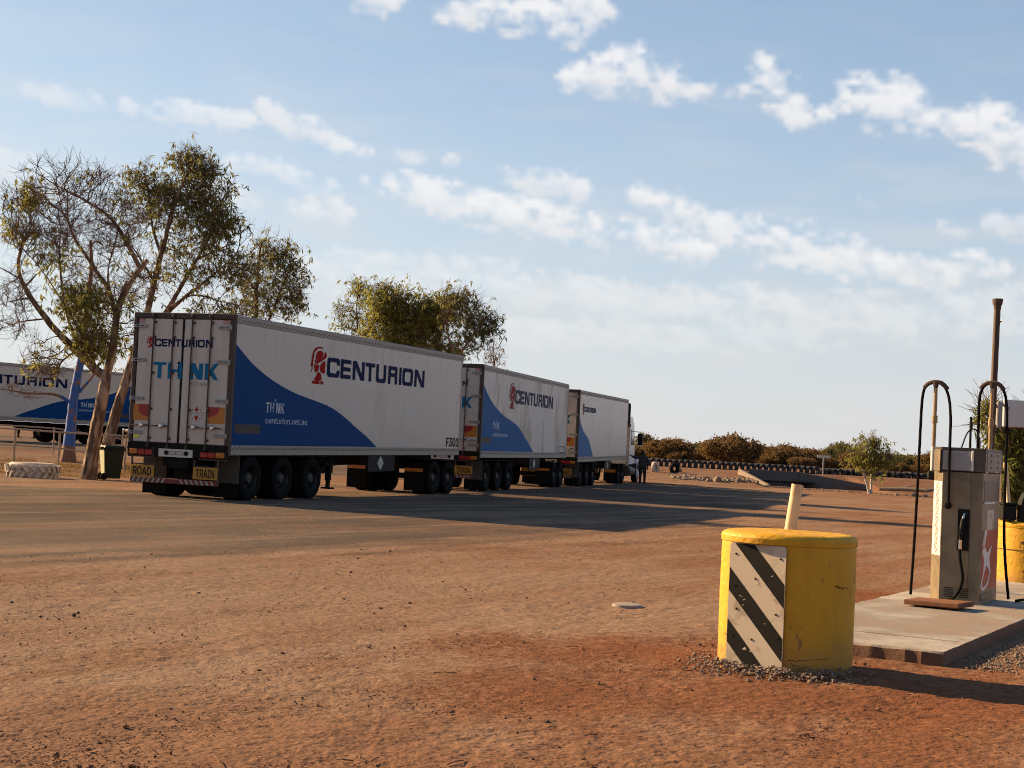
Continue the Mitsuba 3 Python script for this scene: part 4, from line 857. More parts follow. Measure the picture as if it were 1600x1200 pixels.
def big_tyre():
    b = B(); n = 26
    n = 22; pf = [(.36, .04), (.40, .02), (.58, .0), (.66, .05), (.68, .13), (.68, .32), (.66, .40), (.58, .45), (.40, .43), (.36, .41), (.34, .22)]
    b.lathe(pf, 64, closed=True)
    m = b.mesh(); c = [m]
    for k in range(n):
        for up in (0, 1):
            a = 2 * PI * (k + .5 * up) / n
            q = B().box((.70, 0, .12 if not up else .33), (.06, .10, .24), .02, X=rotz(a) @ frame((0, 0, 0), (1, 0, 0), (0, math.cos(.5), math.sin(.5) * (1 if up else -1)), (0, -math.sin(.5) * (1 if up else -1), math.cos(.5))))
            c.append(q.mesh())
    return trimesh.util.concatenate(c)
tag(obj('tractor_tyre', big_tyre(), M_tyrew, T=frame((-13.28, 41.5, -.04), (1, 0, 0), (0, 1, 0))), 'large white painted tyre lying flat on the red dirt by the fence', 'tyre')

bn = thing('wheelie_bin', 'dark green wheelie bin standing beside the twisted gum tree', 'bin')
BF = frame((-11.36, 42.5, 0), (math.cos(.5), math.sin(.5), 0), (-math.sin(.5), math.cos(.5), 0))
def taper(x0, y0, x1, y1, z0, z1): return trimesh.convex.convex_hull(np.array([(sx * (x0 if z == z0 else x1), sy * (y0 if z == z0 else y1), z) for sx in (-1, 1) for sy in (-1, 1) for z in (z0, z1)]))
obj('bin_body', B().add(taper(.21, .22, .28, .30, .05, .88)).box((0, 0, .87), (.62, .66, .05), .015), M_binG, bn, BF)
obj('lid', B().add(trimesh.convex.convex_hull(np.array([(sx * .32, sy * .35, .90) for sx in (-1, 1) for sy in (-1, 1)] + [(sx * .26, sy * .28, .98) for sx in (-1, 1) for sy in (-1, 1)]))).box((-.33, 0, .93), (.1, .5, .03), .01), M_binG, bn, BF)
obj('side_strip', B().add(trimesh.convex.convex_hull(np.array([(-.215, -.2, .1), (-.215, .2, .1), (-.285, -.27, .86), (-.285, .27, .86), (-.225, -.2, .1), (-.225, .2, .1), (-.297, -.27, .86), (-.297, .27, .86)]))), M_bincr, bn, BF)
for y in (-.2, .2): obj('wheel', B().cyl((-.24, y - .03, .1), (-.24, y + .03, .1), .1, n=18), M_rubber, bn, BF)

def blades(x0, x1, y0, y1, n, h, seed):
    rng = np.random.default_rng(seed); x, y = rng.uniform(x0, x1, n), rng.uniform(y0, y1, n)
    q = meshkit.noise(np.stack([x * 1.3, y * .8, 0 * x], -1), seed); k = q > .42; x, y = x[k], y[k]; n = len(x)
    b0 = np.stack([x, y, zg(x, y) - .01], -1); d = np.stack([rng.normal(0, .4, n), rng.normal(0, .4, n), np.ones(n)], -1) * (h * rng.uniform(.4, 1.2, n))[:, None]
    s = np.stack([rng.normal(0, 1, n), rng.normal(0, 1, n), 0 * x], -1); s = unit(s) * .018
    v = np.stack([b0 - s, b0 + s, b0 + d], 1).reshape(-1, 3); return trimesh.Trimesh(v, np.arange(3 * n).reshape(-1, 3), process=False)
obj('dry_grass', trimesh.util.concatenate([blades(-19, -8.2, 43.2, 53, 13000, .09, 3), blades(1.9, 3.3, 11.25, 12.0, 260, .07, 4)]), M_grass, smooth=False, kind='stuff')
labels['dry_grass'].update({'label': 'dry yellow grass under the trees and along the verge', 'category': 'grass'})

# ------------------------------------------------------------------ far side: retaining wall, rocks, tyre fence, sign post
wl = thing('retaining_wall', 'dark shaded concrete culvert headwall and wing wall below the tyre fence', 'wall')
def wallseg(a, b, za, zb, th=.34):
    a, b = np.array(a, float), np.array(b, float); d = unit(b - a); n = np.array([-d[1], d[0]])
    if n[1] < 0: n = -n
    P = [(*q, z) for p, zt in ((a, za), (b, zb)) for q in (p, p + n * th) for z in (-.3, zt)]
    return B().add(trimesh.convex.convex_hull(np.array(P)))
obj('head_panel', wallseg((15.0, 92.1), (17.88, 91.03), .97, .93), M_wall, wl)
obj('wing_panel', wallseg((17.9, 91), (19.9, 90.28), .93, .64), M_wall, wl)
obj('wing_panel', wallseg((19.915, 90.275), (21.85, 89.58), .64, .36), M_wall, wl)
obj('wing_panel', wallseg((14.3, 92.0), (15.5, 88.2), .95, .12, .16), M_wallp, wl)
obj('culvert_slab', B().box((16.9, 90.3, .30), (3.4, 1.2, .14), .02, X=None), M_black, wl)

def rock(seed):
    m = trimesh.creation.icosphere(2); v = m.vertices; d = .72 + .6 * meshkit.fbm(v * 1.6 + seed * 7, 3, seed)
    v = v * d[:, None]; v = np.sign(v) * np.abs(v) ** .85; return trimesh.Trimesh(v * [1, .8, .7], m.faces)
ROCK = [sh_of(rock(k), M_rock, 40) for k in range(5)]
rr_ = np.random.default_rng(8)
RK = [(9.3, 92.5, .26), (10.6, 92.0, .33), (8.2, 90, .22), (10.05, 86.8, .24), (10.9, 86.6, .26), (11.7, 86.2, .2), (12.2, 85.9, .42), (12.9, 86.4, .22), (13.5, 86.6, .3), (14.1, 86.9, .25), (14.7, 87.3, .22), (16.6, 84.3, .36), (16.0, 85.2, .14), (17.1, 84.0, .12), (20.9, 79.6, .16), (22.0, 79.8, .28), (22.6, 80.0, .18), (23.2, 79.7, .2), (23.9, 80.6, .26), (24.5, 80.2, .15), (25.6, 80.8, .17), (24.2, 83.0, .3), (25.0, 83.6, .28)]
for i, (x, y, s) in enumerate(sorted([(x, y, s * .72) for x, y, s in RK], key=lambda q: q[0] / q[1])):
    k = int(rr_.integers(0, 5)); X = frame((x, y, gz(x, y) + s * .3), (s, 0, 0), (0, s, 0), (0, 0, s)) @ rotz(rr_.uniform(0, 6))
    tag(obj('rock', ROCK[k], None, T=X), f'{nth(i)} pale boulder from the left along the far edge of the yard', 'rock', 'boulders along the far edge')
def rubble(xs, n, s0, s1, seed, m, name, pos):
    rng = np.random.default_rng(seed); base = trimesh.creation.icosphere(subdivisions=1 if s1 > .012 else 0); V, Fm = base.vertices, base.faces
    P = pos(rng, n); n = len(P); s = s0 * (s1 / s0) ** (rng.uniform(0, 1, n) ** 1.6)
    d = rng.uniform(.6, 1.25, (n, len(V), 1)); sc = rng.uniform(.6, 1.2, (n, 1, 3)) * [1, 1, .75]
    a = rng.uniform(0, 6.3, n); c, q = np.cos(a)[:, None], np.sin(a)[:, None]
    v = V[None] * d * sc * s[:, None, None]; v = np.stack([v[..., 0] * c - v[..., 1] * q, v[..., 0] * q + v[..., 1] * c, v[..., 2]], -1) + P[:, None] + np.stack([0 * s, 0 * s, s * .25], -1)[:, None]
    return trimesh.Trimesh(v.reshape(-1, 3), (np.arange(n)[:, None, None] * len(V) + Fm).reshape(-1, 3), process=False)
def on(x, y): return np.stack([x, y, zg(x, y)], -1)
def edge_pos(rng, n):
    x = rng.uniform(9.6, 15.2, n); y = np.interp(x, [9.6, 12, 15.2], [87.2, 86.6, 87.5]) + rng.normal(.3, .5, n); return on(x, y)
def edge2(rng, n):
    x = rng.uniform(15, 26, n); y = np.interp(x, [15, 17.8, 20.4, 26], [86.5, 84.6, 80.6, 79.6]) + rng.normal(-.1, .35, n); return on(x, y)
obj('rubble', trimesh.util.concatenate([rubble(0, 900, .04, .17, 31, None, '', edge_pos), rubble(0, 260, .03, .10, 32, None, '', edge2)]), M_rock, smooth=False, kind='stuff')
labels['rubble'].update({'label': 'broken rubble heaped along the far edge of the yard', 'category': 'rubble'})
pl_ = thing('timber_plank', 'pale plank lying on the dirt beside the rubble', 'plank'); labels.pop(pl_)
tag(obj('timber_plank', B().box((0, 0, .05), (2.6, .25, .06), .01), M_wallp, T=rotz(-.5, (15.3, 85.6, gz(15.3, 85.6)))), 'pale timber plank lying on the dirt below the culvert wall', 'plank')
tag(obj('fallen_log', B().tube([(0, 0, .15), (1.2, .1, .22), (2.6, -.1, .2), (3.6, .2, .38)], [.10, .12, .1, .05], 9).tube([(1.2, .1, .22), (1.9, .5, .5)], [.06, .03], 7), M_wallp, T=rotz(-.35, (20.9, 83.2, .1))), 'fallen pale log beside the white trunked gum', 'log')

TY = B().lathe([(.17, -.09), (.24, -.115), (.33, -.11), (.355, -.07), (.36, 0), (.355, .07), (.33, .11), (.24, .115), (.17, .09)], 18, YX)
TYS = sh_of(TY, M_tyred)
def tyre_fence(label, a, b, nt, npost, ztop, yaw):
    t = thing('rail_fence', label, 'fence'); a, b = np.array(a, float), np.array(b, float)
    for k in range(npost):
        p = a + (b - a) * k / (npost - 1); obj('post', B().bx((p[0] - .05, p[1] - .05, gz(*p) - .2), (p[0] + .05, p[1] + .05, ztop - .06), .0), M_galv, t)
    pts = [(*(a + (b - a) * u), ztop - .03) for u in (0, 1)]
    obj('top_rail', B().tube(pts, .045, 8), M_galv, t)
    z1 = ztop - .48
    obj('lower_rail', B().tube([(*p[:2], z1) for p in pts], .03, 6), M_galv, t)
    for k in range(nt):
        p = a + (b - a) * (k + .5) / nt; r = np.random.default_rng(k + nt)
        tag(obj('hung_tyre', TYS, None, T=frame((p[0], p[1] - .16, ztop - .33 + r.uniform(-.02, .02)), (1, 0, 0), (0, 1, 0)) @ rotz(yaw + r.uniform(-.2, .2))), f'{nth(k)} black tyre from the left end of the {"long left" if nt > 30 else "right"} far rail fence', 'tyre', 'tyres hung on the left far fence' if nt > 30 else 'tyres hung on the right far fence')
tyre_fence('long rail fence hung with black tyres across the far side of the yard', (8.4, 100.5), (20.8, 99.3), 32, 17, 1.30, .5)
tyre_fence('rail fence hung with tyres right of the white trunked gum', (21.6, 103), (34, 106), 28, 22, 1.20, .9)
for x in (9.3, 10.5): tag(obj('verge_tyre', sh_of(TY, M_tyrew if x < 10 else M_rubber), None, T=frame((x - .25, 91.2, gz(x, 91.2) + .26), (1, 0, 0), (0, 1, 0)) @ rotz(1.0 if x < 10 else .6)), 'whitewashed tyre standing on the verge left of the boulders' if x < 10 else 'black tyre standing on the verge between the boulders and the truck', 'tyre')
sp = thing('sign_post', 'thin pale post with a crosswise finger board near the small gum', 'sign post')
obj('post', B().bx((20.71, 97.46, .5), (20.79, 97.54, 2.05)), M_galv, sp); obj('board', B().box((20.75, 97.44, 2.0), (.86, .04, .16), .008), M_board, sp)

# ------------------------------------------------------------------ yellow bollard in front
VX, VY = np.array([-.19, -.982]), np.array([.982, -.19])       # towards the camera, and to its right
def bollard(name, label, cx, cy, h, R=.5, face=True, seed=1):
    t = thing(name, label, 'bollard', None)
    n = 72; th = np.linspace(0, 2 * PI, n, endpoint=False)
    nrm = math.atan2(-.776, -.63); half = math.radians(27)
    def ring(r):
        rr = np.full(n, r)
        if face:
            d = np.abs((th - nrm + PI) % (2 * PI) - PI); rr = np.where(d < half, r * math.cos(half) / np.cos(np.minimum(d, half)), rr)
        return rr
    prof = [(-.15, R - .015, 1), (.02, R - .015, 1)] + [(z, R - .012, 1) for z in np.linspace(.08, h - .10, 9)] + [(h - .082, R - .016, 1), (h - .077, R - .007, 0), (h - .04, R - .004, 0), (h - .024, R - .012, 0), (h - .011, R - .028, 0), (h - .003, R - .05, 0), (h, R - .075, 0), (h + .004, R * .5, 0), (h + .006, .01, 0)]
    V = []
    for z, r, f in prof:
        rr = ring(r) if f else np.full(n, r)
        V.append(np.stack([rr * np.cos(th), rr * np.sin(th), np.full(n, z)], -1))
    V = np.array(V); p = V.reshape(-1, 3) + seed * 3
    dsp = (meshkit.fbm(p * 5, 3, seed) - .5) * .022 + (meshkit.fbm(p * 22, 2, seed) - .5) * .004
    rad = unit(V.reshape(-1, 3) * [1, 1, 0]); v = V.reshape(-1, 3) + rad * dsp[:, None] * .45 + np.array([0, 0, 1]) * (dsp * .3)[:, None] * (V.reshape(-1, 3)[:, 2:] > h - .2)
    m = len(prof); i, j = np.meshgrid(np.arange(m - 1), np.arange(n), indexing='ij'); i, j = i.ravel(), j.ravel(); k = (j + 1) % n
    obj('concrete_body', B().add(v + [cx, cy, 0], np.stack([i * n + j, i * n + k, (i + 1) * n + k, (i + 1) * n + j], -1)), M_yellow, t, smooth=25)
    return t, nrm, half
bo, nrm, half = bollard('bollard', 'squat yellow concrete bollard with black and white hazard panel, in the foreground', 2.037, 10.62, .962, R=.487)
ex = np.array([-math.sin(nrm), math.cos(nrm), 0]); en = np.array([math.cos(nrm), math.sin(nrm), 0])
cdist = (.477) * math.cos(half); PW, PH = .440, .867
PO = np.array([2.037, 10.62, .012]) + en * (cdist + .012) - ex * PW / 2
PX = frame(PO, ex, (0, 0, 1), en); PX[:3, 2] = en
plate = rrect(0, 0, PW, PH, .025)
obj('hazard_panel', one(plate, PX, .005), M_hazw, bo)
bl = []
for v0 in (-.20, .165, .525, .885):
    top = PH - v0
    bl.append(Polygon([(-.05, top + .05), (PW + .05, top - 1.06 * PW - .05), (PW + .05, top - 1.06 * PW - .21), (-.05, top - .11)]))
obj('black_stripes', one(unary_union(bl).intersection(plate.buffer(-.003)), PX @ frame((0, 0, .0052), (1, 0, 0), (0, 1, 0)), .0012), M_hazb, bo)
for u, v in ((.05, .79), (.40, .78), (.21, .63), (.05, .57), (.07, .41), (.38, .40), (.05, .22), (.20, .21), (.40, .24)):
    obj('bolt', B().cyl((u, v, .005), (u, v, .010), .0075, n=10, X=PX), M_dark, bo)
rs = np.random.default_rng(4)
sc = []
for u, v, s in ((.23, .60, .022), (.245, .585, .014), (.10, .50, .018), (.13, .475, .02), (.12, .44, .01), (.36, .50, .014), (.29, .33, .02), (.15, .14, .03), (.2, .13, .02), (.34, .66, .012)):
    a = rs.uniform(0, 6.3, 9); a.sort(); sc.append(affinity.rotate(Polygon([(u + s * rs.uniform(.25, 1) * math.cos(q), v + s * .55 * rs.uniform(.25, 1) * math.sin(q)) for q in a]).buffer(0), rs.uniform(-60, 60)))
for g in sc: obj('scuff', one(g, PX @ frame((0, 0, .0066), (1, 0, 0), (0, 1, 0)), .0006), M_hazw, bo)
def crack(a0, a1, z0, z1, seed):
    r = np.random.default_rng(seed); t = np.linspace(0, 1, 16); a = np.radians(a0 + (a1 - a0) * t); z = z0 + (z1 - z0) * t + r.normal(0, .006, 16)
    return B().tube(np.stack([2.037 + .4755 * np.cos(a), 10.62 + .4755 * np.sin(a), z], -1), .0035 * (1 - .7 * t), 4)
for q in ((-98, -62, .105, .13, 1), (-152, -165, .20, .245, 2), (-95, -75, .085, .06, 3), (-58, -40, .62, .60, 4)): obj('crack', crack(*q), M_frame, bo)
ps = np.array([2.037 + .07, 10.62 + .35, .937])
obj('pipe_stub', B().tube([ps, ps + [.021, 0, .18], ps + [.042, 0, .36]], .043, 20), M_cream, bo)

b2, _, _ = bollard('bollard', 'yellow concrete bollard with bolts behind the fuel pump', 6.78, 19.0, .86, face=False, seed=3)
for a, z in [(-1.95, .72), (-1.80, .72), (-2.0, .62), (-1.86, .62), (-2.12, .24), (-1.9, .22), (-2.2, .6)]:
    c = np.array([6.78 + .475 * math.cos(a), 19 + .475 * math.sin(a), z]); d = np.array([math.cos(a), math.sin(a), 0])
    obj('bolt', B().cyl(c, c + d * .04, .02, n=8), M_rust, b2)
obj('seam', B().lathe([(.497, .50), (.503, .505), (.497, .51)], 48, rotz(0, (6.78, 19, 0))), M_rust, b2)
P = lambda x, z: np.array([x, 19.35, z])
obj('pipe_stub', B().tube([P(6.44, .8), P(6.41, 1.62)], .028, 14), M_cream, b2)
obj('pipe_stub', B().tube([np.array([6.53, 19.2, .8]), np.array([6.49, 19.2, 1.2]), np.array([6.445, 19.2, 1.60])], .027, 14), M_cream, b2)
tag(obj('plastic_tub', B().bx((6.29, 18.72, .8665), (6.45, 18.95, 1.07), .02).bx((6.28, 18.71, 1.066), (6.46, 18.96, 1.09), .006), M_black), 'small black plastic tub on the left part of the rear bollard', 'tub')
jc = thing('fuel_can', 'black plastic fuel can with moulded handle on top of the rear bollard', 'fuel can')
prof = Polygon([(0, 0), (.22, 0), (.24, .02), (.24, .2), (.225, .27), (.17, .34), (.11, .365), (.05, .34), (.015, .27), (0, .2)]).buffer(.012).difference(LineString([(.06, .22), (.10, .29), (.16, .27)]).buffer(.026))
obj('can_body', B().add(trimesh.creation.extrude_polygon(prof, .15, engine='earcut'), X=frame((6.51, 18.85, .872), (1, 0, 0), (0, 0, 1), (0, -1, 0))), M_black, jc)
obj('cap', B().cyl((6.69, 18.77, 1.17), (6.72, 18.77, 1.22), .03, n=12), M_dark, jc)

# gravel, clods and litter on the red dirt
def ring_pos(rng, n):
    a = rng.normal(-2.05, .75, n); r = .49 + np.abs(rng.normal(0, .13, n)); return on(2.037 + r * np.cos(a), 10.62 + r * np.sin(a)) + [0, 0, .004]
def ring_pile(rng, n):
    p = ring_pos(rng, n); r = np.hypot(p[:, 0] - 2.037, p[:, 1] - 10.62); p[:, 2] += np.clip(.07 - (r - .49) * .28, 0, .06) * rng.uniform(.2, 1, n); return p
def pad_side(rng, n):
    u = rng.uniform(0, 4, n); w = np.abs(rng.normal(0, .5, n)) + .12; return on(3.32 + .47 * u + .88 * w, 11.1 + .88 * u - .47 * w)
obj('gravel', trimesh.util.concatenate([rubble(0, 800, .006, .018, 41, None, '', ring_pile), rubble(0, 2200, .006, .018, 42, None, '', pad_side)]), M_gravel, smooth=False, kind='stuff')
labels['gravel'].update({'label': 'grey brown gravel heaped at the foot of the front bollard and beside the concrete pad', 'category': 'gravel'})
def field(rng, n, y0=6.4, y1=26, pw_=1.9):
    y = y0 + (y1 - y0) * rng.uniform(0, 1, n) ** pw_; x = rng.uniform(-.38, .38, n) * y
    xe = np.interp(y, [6, 10, 15.9, 23.9, 40.6], [-13, -9.5, -5.4, .1, 6.4])
    q = meshkit.fbm(np.stack([(x * .86 - y * .5) * 1.6, (x * .5 + y * .86) * .5, 0 * x], -1), 3, 21)
    k = (x > xe - .4) & (q + rng.uniform(-.22, .22, n) > .52); return on(x[k], y[k])
obj('pebbles', trimesh.util.concatenate([rubble(0, 30000, .003, .009, 43, None, '', field), rubble(0, 700, .008, .018, 44, None, '', field)]), M_clod, smooth=False, kind='stuff')
labels['pebbles'].update({'label': 'small red brown pebbles and clods scattered on the bare dirt', 'category': 'pebbles'})
obj('dark_clods', trimesh.util.concatenate([rubble(0, 1700, .004, .011, 45, None, '', field), rubble(0, 90, .010, .022, 46, None, '', field)]), M_clodd, smooth=False, kind='stuff')
labels['dark_clods'].update({'label': 'dark clods and bark crumbs scattered on the bare dirt', 'category': 'clods'})
rg = np.random.default_rng(77); tw = B()
for k in range(34):
    y = 6.6 + 9 * rg.uniform() ** 1.5; x = rg.uniform(-.36, .36) * y; a = rg.uniform(0, 6.3); l = rg.uniform(.02, .085)
    q = np.array([x, y, .014]); d = np.array([math.cos(a), math.sin(a), 0]) * l; tw.tube([q - d, q + [0, 0, .006] + d * .1 + rg.normal(0, .006, 3) * [1, 1, 0], q + d], .0028, 4)
obj('dry_twigs', tw, M_clod, kind='stuff'); labels['dry_twigs'].update({'label': 'thin pale dry twigs and straws lying on the dirt', 'category': 'twigs'})
lp = B().lathe([(0, .03), (.12, .03), (.145, .022), (.15, -.02)], 28, rotz(0, (1.21, 14.27, 0)))
tag(obj('round_cover', lp, M_lid), 'small flat round cover lying on the dirt left of the front bollard', 'cover')

# ------------------------------------------------------------------ concrete pad of the fuel island
e1, e2 = np.array([.873, -.489, 0]), np.array([.489, .873, 0])
PC = np.array([3.32, 11.12, 0])
PF_ = frame(PC, e1, e2)
def pad():
    b = B(); n = 60; out = []
    rng = np.random.default_rng(9)
    def side(a, c, k):
        a, c = np.array(a), np.array(c); t = np.linspace(0, 1, k, endpoint=False)[:, None]; return a + (c - a) * t
    o = np.vstack([side((-1.62, 0), (0, 0), 40), side((0, 0), (0, 9.0), 160), side((0, 9), (-1.62, 9), 30), side((-1.62, 9), (-1.62, 0), 160)])
    nz = meshkit.fbm(np.c_[o * 9, 0 * o[:, 0]], 4, 3) - .5
    c = np.array([-.81, 4.5]); d = unit(o - c)
    o2 = o + d * (nz * .05)[:, None]
    m = len(o)
    rings = [np.c_[o2 * 1 + d * 0.03, np.full(m, -.2)], np.c_[o2 + d * .012, np.full(m, .03)], np.c_[o2, .085 + nz * .02], np.c_[o2 - d * .018, np.full(m, .099)]]
    v = np.vstack(rings); i, j = np.meshgrid(np.arange(3), np.arange(m), indexing='ij'); i, j = i.ravel(), j.ravel(); k = (j + 1) % m
    b.add(v, np.stack([i * m + j, i * m + k, (i + 1) * m + k, (i + 1) * m + j], -1))
    tp_ = Polygon(rings[3][:, :2]); tv, tf = trimesh.creation.triangulate_polygon(tp_, engine='earcut')
    b.add(np.c_[tv, np.full(len(tv), .099)], tf); return b
obj('concrete_pad', pad(), M_pad, T=PF_, kind='structure', smooth=20)
obj('pad_joint', B().bx((-1.6, .79, .098), (-.05, .803, .1003)), M_black, 'concrete_pad', PF_)
tag(obj('rusty_plate', B().box((0, 0, .045), (.56, .42, .05), .008).box((-.15, .1, .012), (.05, .05, .022)).box((.15, -.1, .012), (.05, .05, .022)), M_rust, T=frame((4.33, 14.72, .10), (.79, -.61, .02), (.61, .79, 0), (0, 0, 1))), 'thick rusty steel plate lying on the concrete pad before the fuel pump', 'plate')

# ------------------------------------------------------------------ fuel pump
def spl(P):
    P = np.array(P, float)
    for _ in range(3):
        Q = [P[0]]
        for a, b in zip(P[:-1], P[1:]): Q += [a * .75 + b * .25, a * .25 + b * .75]
        P = np.array(Q + [P[-1]])
    return P
UF = frame((4.645, 15.31, .1), e1, e2)
fpmp = thing('fuel_pump', 'beige fuel pump with hose masts and a red side panel on the concrete pad', 'fuel pump')
plan = [(-.143, 0), (.265, 0), (.265, .85), (-.28, .85), (-.28, .2)]
def ext(pl, z0, z1, b=None): return (b or B()).add(trimesh.creation.extrude_polygon(Polygon(pl), z1 - z0, engine='earcut'), X=frame((0, 0, z0), (1, 0, 0), (0, 1, 0)))
up = lambda name, b, m, parent=fpmp, **k: obj(name, b, m, parent, UF, **k)
cab_ = up('cabinet', ext(plan, .0, 1.345), M_pump)
hp = [(-.16, -.015), (.285, -.015), (.285, .86), (-.25, .86), (-.25, .10)]
hd = up('pump_head', ext(hp, 1.36, 1.575), M_pumpd)
obj('head_top', ext([(-.165, -.02), (.29, -.02), (.29, .865), (-.255, .865), (-.255, .095)], 1.578, 1.60), M_pumpd, hd, UF)
obj('head_base', ext(plan, 1.346, 1.358), M_black, hd, UF)
FX = lambda u, z, t=0.: frame((u, -t, z), (1, 0, 0), (0, 0, 1), (0, -1, 0))
SX = lambda v, z, t=0.: frame((.265 + t, v, z), (0, 1, 0), (0, 0, 1), (1, 0, 0))
obj('display', one(sbox(0, 0, .285, .20), FX(-.145, 1.367, .0155), .003), M_disp, hd, UF)
rg = np.random.default_rng(3)
ln_ = unary_union([sbox(.075 + .0, .025 + .0175 * k, .075 + rg.uniform(.12, .19), .031 + .0175 * k) for k in range(9)] + [sbox(.015, .03, .035, .06), sbox(.02, .10, .045, .105), sbox(.02, .15, .05, .155)])
obj('display_print', one(ln_, FX(-.145, 1.367, .019), .002), M_print, hd, UF)
obj('display_trim', B().bx((.146, -.045, 1.362), (.168, -.0155, 1.572), .006), M_sticker, hd, UF)
obj('side_trim', ext([(-.256, .096), (-.17, -.016), (-.175, -.022), (-.262, .09)], 1.352, 1.574), M_pump, hd, UF)
for i in range(2):
    for j in range(3): obj('side_button', B().box((.292, .27 + i * .34, 1.41 + j * .062), (.012, .10, .032), .004), M_print, hd, UF)
obj('side_keypad', one(sbox(.06, 1.375, .84, 1.56), SX(0, 0, .021), .003), M_pump, hd, UF)
# windows, seams and panels on the body
up('panel_seam', B().bx((.141, -.0035, .05), (.145, .01, 1.34)), M_pumpd, cab_)
up('side_window', one(sbox(.06, 1.06, .80, 1.27), SX(0, 0, 0), .004), M_pumpd, cab_)
up('window_lip', B().bx((.267, .04, 1.03), (.285, .55, 1.05), .004), M_sticker, cab_)
up('side_label', one(rrect(.22, .76, .58, .97, .02), SX(0, 0, 0), .004), M_hazw, cab_)
red = up('red_panel', one(sbox(.03, .14, .82, .76), SX(0, 0, 0), .003), M_sred, cab_)
up('panel_dark_corner', one(Polygon([(.03, .60), (.13, .60), (.14, .76), (.03, .76)]), SX(0, 0, .0035), .002), M_pumpd, cab_)
star = unary_union([Polygon([(.03, .60), (.16, .60), (.25, .76), (.13, .76)]), Polygon([(.13, .60), (.30, .52), (.52, .60), (.40, .47), (.50, .30), (.27, .40), (.10, .25), (.16, .45), (.05, .54)]),
    LineString([(.12, .28), (.03, .20), (.10, .155), (.28, .17), (.40, .23), (.46, .32)]).buffer(.016)])
obj('white_star', one(star, SX(0, 0, .0035), .002), M_sticker, red, UF)
up('side_base', B().bx((.267, .03, .03), (.272, .82, .11)), M_pumpd, cab_)
vt = B()
for r in range(5):
    for u0 in (-.095, .06): vt.bx((u0, -.006, .06 + r * .022), (u0 + .095, -.001, .068 + r * .022))
up('vent_slot', vt, M_black, cab_); labels[numbered('x')] = {} ; labels.pop('x', None)
# sticker strip on the lit chamfer
ch0, ch1 = np.array([-.28, .2, 0]), np.array([-.143, 0, 0]); cx_ = unit(ch1 - ch0); cn_ = np.array([cx_[1], -cx_[0], 0]); CW = np.linalg.norm(ch1 - ch0)
CX = lambda u, z, t=0.: frame(ch0 + cx_ * u + cn_ * t + [0, 0, z], cx_, (0, 0, 1), cn_)
stk = up('sticker_strip', one(sbox(.012, .475, CW - .012, 1.245), CX(0, 0, .0), .003), M_sticker, cab_)
rngs, gl = [], []
for k in range(7):
    c = Point(CW / 2, 1.175 - k * .104); g = c.buffer(.047).difference(c.buffer(.040)); bar = affinity.rotate(sbox(c.x - .042, c.y - .004, c.x + .042, c.y + .004), -45)
    rngs.append(unary_union([g, bar]))
    s = [unary_union([c.buffer(.012), sbox(c.x - .02, c.y - .006, c.x, c.y + .004)]), Polygon([(c.x - .015, c.y - .018), (c.x + .014, c.y - .012), (c.x + .004, c.y + .02)]), unary_union([sbox(c.x - .006, c.y - .02, c.x + .006, c.y + .014), sbox(c.x - .016, c.y - .004, c.x + .016, c.y + .005)])][k % 3]
    gl += [s.difference(bar.buffer(.004)), sbox(c.x - .035, c.y - .055, c.x + .03, c.y - .050), sbox(c.x - .03, c.y - .063, c.x + .035, c.y - .058)]
obj('prohibition_rings', one(unary_union(rngs), CX(0, 0, .0032), .0015), M_sred, stk, UF)
obj('sticker_print', one(unary_union(gl), CX(0, 0, .0032), .0012), M_print, stk, UF, kind='stuff')
# nozzle in its holster
up('holster', B().bx((.03, -.012, .545), (.14, .0, .965), .004).bx((.028, -.022, .54), (.036, -.0125, .97)).bx((.134, -.022, .54), (.142, -.0125, .97)).bx((.037, -.022, .962), (.133, -.0125, .97)), M_black)
nz = up('nozzle', B().tube([(.085, -.05, .87), (.082, -.055, .80), (.075, -.06, .72), (.07, -.06, .66)], [.02, .026, .022, .016], 12).tube([(.075, -.05, .80), (.058, -.075, .76), (.062, -.075, .69)], .007, 8), M_black)
obj('nozzle_spout', B().tube([(.086, -.045, .872), (.09, -.03, .90), (.09, -.014, .925)], .012, 10), M_chrome, nz, UF)
obj('hose_coupling', B().cyl((.07, -.06, .655), (.068, -.06, .56), .018, n=12), M_chrome, nz, UF)
up('nozzle_hose', B().tube(spl([(.068, -.06, .56), (.068, -.065, .48), (.09, -.075, .38), (.115, -.085, .27), (.09, -.085, .15), (.02, -.08, .04), (-.10, -.09, .02), (-.22, -.06, .018)]), .0155, 12), M_rubber)
# hose masts
def mast(u, v, sh, z0, zt, outl, outr, zl, zr, endr):
    a = up('hose_mast', B().tube([(u, v, z0), (u, v, z0 + (zt - z0) * .34)], .028, 14), M_sticker)
    obj('mast_pipe', B().tube([(u, v, z0 + (zt - z0) * .34), (u, v, zt)], .02, 12).cyl((u, v, z0 + (zt - z0) * .60), (u, v, z0 + (zt - z0) * .68), .031, n=14), M_bronze, a, UF)
    obj('mast_hook', B().tube(spl([(u - .125, v, zt - .02), (u - .08, v, zt + .032), (u, v, zt + .05), (u + .07, v, zt + .035), (u + .125, v, zt - .03)]), .023, 10).tube([(u, v, zt - .02), (u, v, zt + .04)], [.02, .035], 10), M_polebr, a, UF)
    return a
m1 = mast(-.315, .27, 0, 1.27, 2.245, 0, 0, 0, 0, 0)
obj('mast_base', B().box((-.30, .26, 1.30), (.12, .12, .10), .02), M_black, m1, UF)
